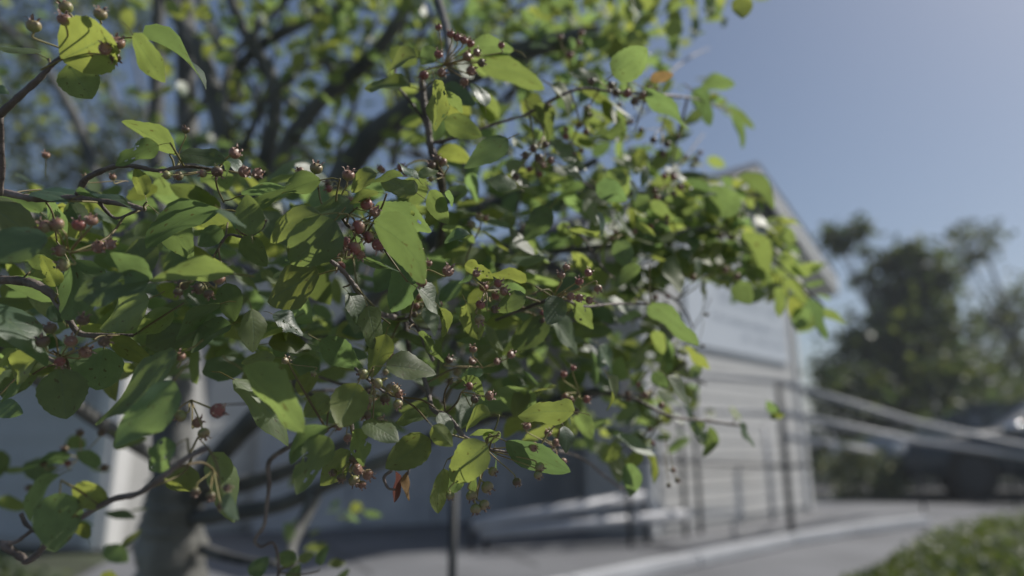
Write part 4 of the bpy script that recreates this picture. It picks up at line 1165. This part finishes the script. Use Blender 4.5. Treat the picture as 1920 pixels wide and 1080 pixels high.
# dark parked car at the right edge
car = thing('parked_car', 'dark blue parked car at the right edge with the sun glinting on it', 'car', (0, 0, 0))
gcar = ground(1700, 938)
MC = wall_frame((4.75, 8.5, 0.0), 84.0)     # local x runs along the car, nose towards -x (left in the photograph), y towards the lens
car.matrix_world = MC
side = [(0.05, 0.32), (0.0, 0.50), (0.10, 0.66), (0.9, 0.80), (1.35, 0.85), (2.1, 1.24), (3.3, 1.28), (4.0, 0.98), (4.25, 0.9), (4.3, 0.4), (4.2, 0.28), (0.3, 0.26)]
bm = bmesh.new()
secs = ((0.0, 0.90), (-0.25, 1.0), (-1.5, 1.0), (-1.75, 0.90))
rings = []
for (yy, sc) in secs:
    rings.append([bm.verts.new((2.15 + (x - 2.15) * (0.985 if sc < 1 else 1), yy, 0.26 + (z - 0.26) * (sc if z > 1.0 else 1))) for x, z in side])
for a, b in zip(rings[:-1], rings[1:]):
    for i in range(len(side)):
        bm.faces.new((a[i], a[(i + 1) % len(side)], b[(i + 1) % len(side)], b[i]))
bm.faces.new(rings[0]); bm.faces.new(list(reversed(rings[-1])))
bmesh.ops.recalc_face_normals(bm, faces=bm.faces)
bmesh.ops.bevel(bm, geom=list(bm.edges), offset=0.03, segments=2, affect='EDGES')
link_mesh('body', bm, M_carpaint, car, True)
def quad(pts, name, mat, par):
    bm = bmesh.new(); f = bm.faces.new([bm.verts.new(p) for p in pts])
    e = bmesh.ops.extrude_face_region(bm, geom=[f]); 
    n = f.normal.copy() if f.normal.length else Vector((0, 1, 0))
    bm.normal_update()
    for v in [x for x in e['geom'] if isinstance(x, bmesh.types.BMVert)]: v.co += Vector((0, 0.012, 0.004))
    bmesh.ops.recalc_face_normals(bm, faces=bm.faces)
    return link_mesh(name, bm, mat, par)
quad([(1.75, 0.002, 0.88), (2.4, 0.002, 0.88), (2.4, 0.002, 1.14), (2.1, 0.002, 1.14)], 'window', M_glass, car)
quad([(2.5, 0.002, 0.88), (3.6, 0.002, 0.88), (3.3, 0.002, 1.14), (2.5, 0.002, 1.14)], 'window', M_glass, car)
bm = bmesh.new(); v = [bm.verts.new(p) for p in ((1.42, -0.28, 0.91), (1.42, -1.47, 0.91), (2.04, -1.40, 1.235), (2.04, -0.35, 1.235), (1.45, -0.28, 0.86), (1.45, -1.47, 0.86), (2.07, -1.40, 1.19), (2.07, -0.35, 1.19))]
for f in ((0, 1, 2, 3), (7, 6, 5, 4), (0, 4, 5, 1), (1, 5, 6, 2), (2, 6, 7, 3), (3, 7, 4, 0)): bm.faces.new([v[i] for i in f])
bmesh.ops.recalc_face_normals(bm, faces=bm.faces); link_mesh('windscreen', bm, M_glass, car)
for wx_ in (0.85, 3.45):
    for yy in (-0.08, -1.67):
        bm = bmesh.new(); bmesh.ops.create_cone(bm, cap_ends=True, segments=24, radius1=0.33, radius2=0.33, depth=0.22, matrix=Matrix.Translation((wx_, yy, 0.33)) @ Matrix.Rotation(R(90), 4, 'X'))
        wh_ = link_mesh('wheel', bm, M_tyre, car, False)
        bm = bmesh.new(); bmesh.ops.create_cone(bm, cap_ends=True, segments=20, radius1=0.21, radius2=0.19, depth=0.24, matrix=Matrix.Translation((wx_, yy, 0.33)) @ Matrix.Rotation(R(90), 4, 'X'))
        link_mesh('rim', bm, M_black, wh_, False)
for yy in (-0.22, -1.52):
    bm = bmesh.new(); bmesh.ops.create_uvsphere(bm, u_segments=16, v_segments=10, radius=0.12, matrix=Matrix.Translation((0.09, yy, 0.58)) @ Matrix.Diagonal((0.6, 1.2, 0.8, 1))); link_mesh('headlight', bm, M_lamp, car, True)
bm = bmesh.new(); bmesh.ops.create_uvsphere(bm, u_segments=20, v_segments=12, radius=0.11, matrix=Matrix.Translation((1.42, 0.10, 0.86)) @ Matrix.Diagonal((0.7, 1.1, 0.75, 1))); link_mesh('glint_mirror', bm, M_chrome, car, True)  # chrome ball added near the windscreen to catch the sun's glint

# ------------------------------------------------------------------ thin haze added to lift the far dark tones, standing in for lens veil
hz_m, nt, N, L, out = new_mat('haze')
pv = N.new('ShaderNodeVolumePrincipled')
pv.inputs['Color'].default_value = (0.86, 0.92, 1.0, 1)
pv.inputs['Density'].default_value = 0.0038
pv.inputs['Anisotropy'].default_value = 0.0
L.new(pv.outputs[0], out.inputs['Volume'])
bm = bmesh.new(); box_bm(bm, (0, 100, 4.5), (520, 720, 11.1))
hz_o = link_mesh('haze', bm, hz_m); hz_o['kind'] = 'stuff'
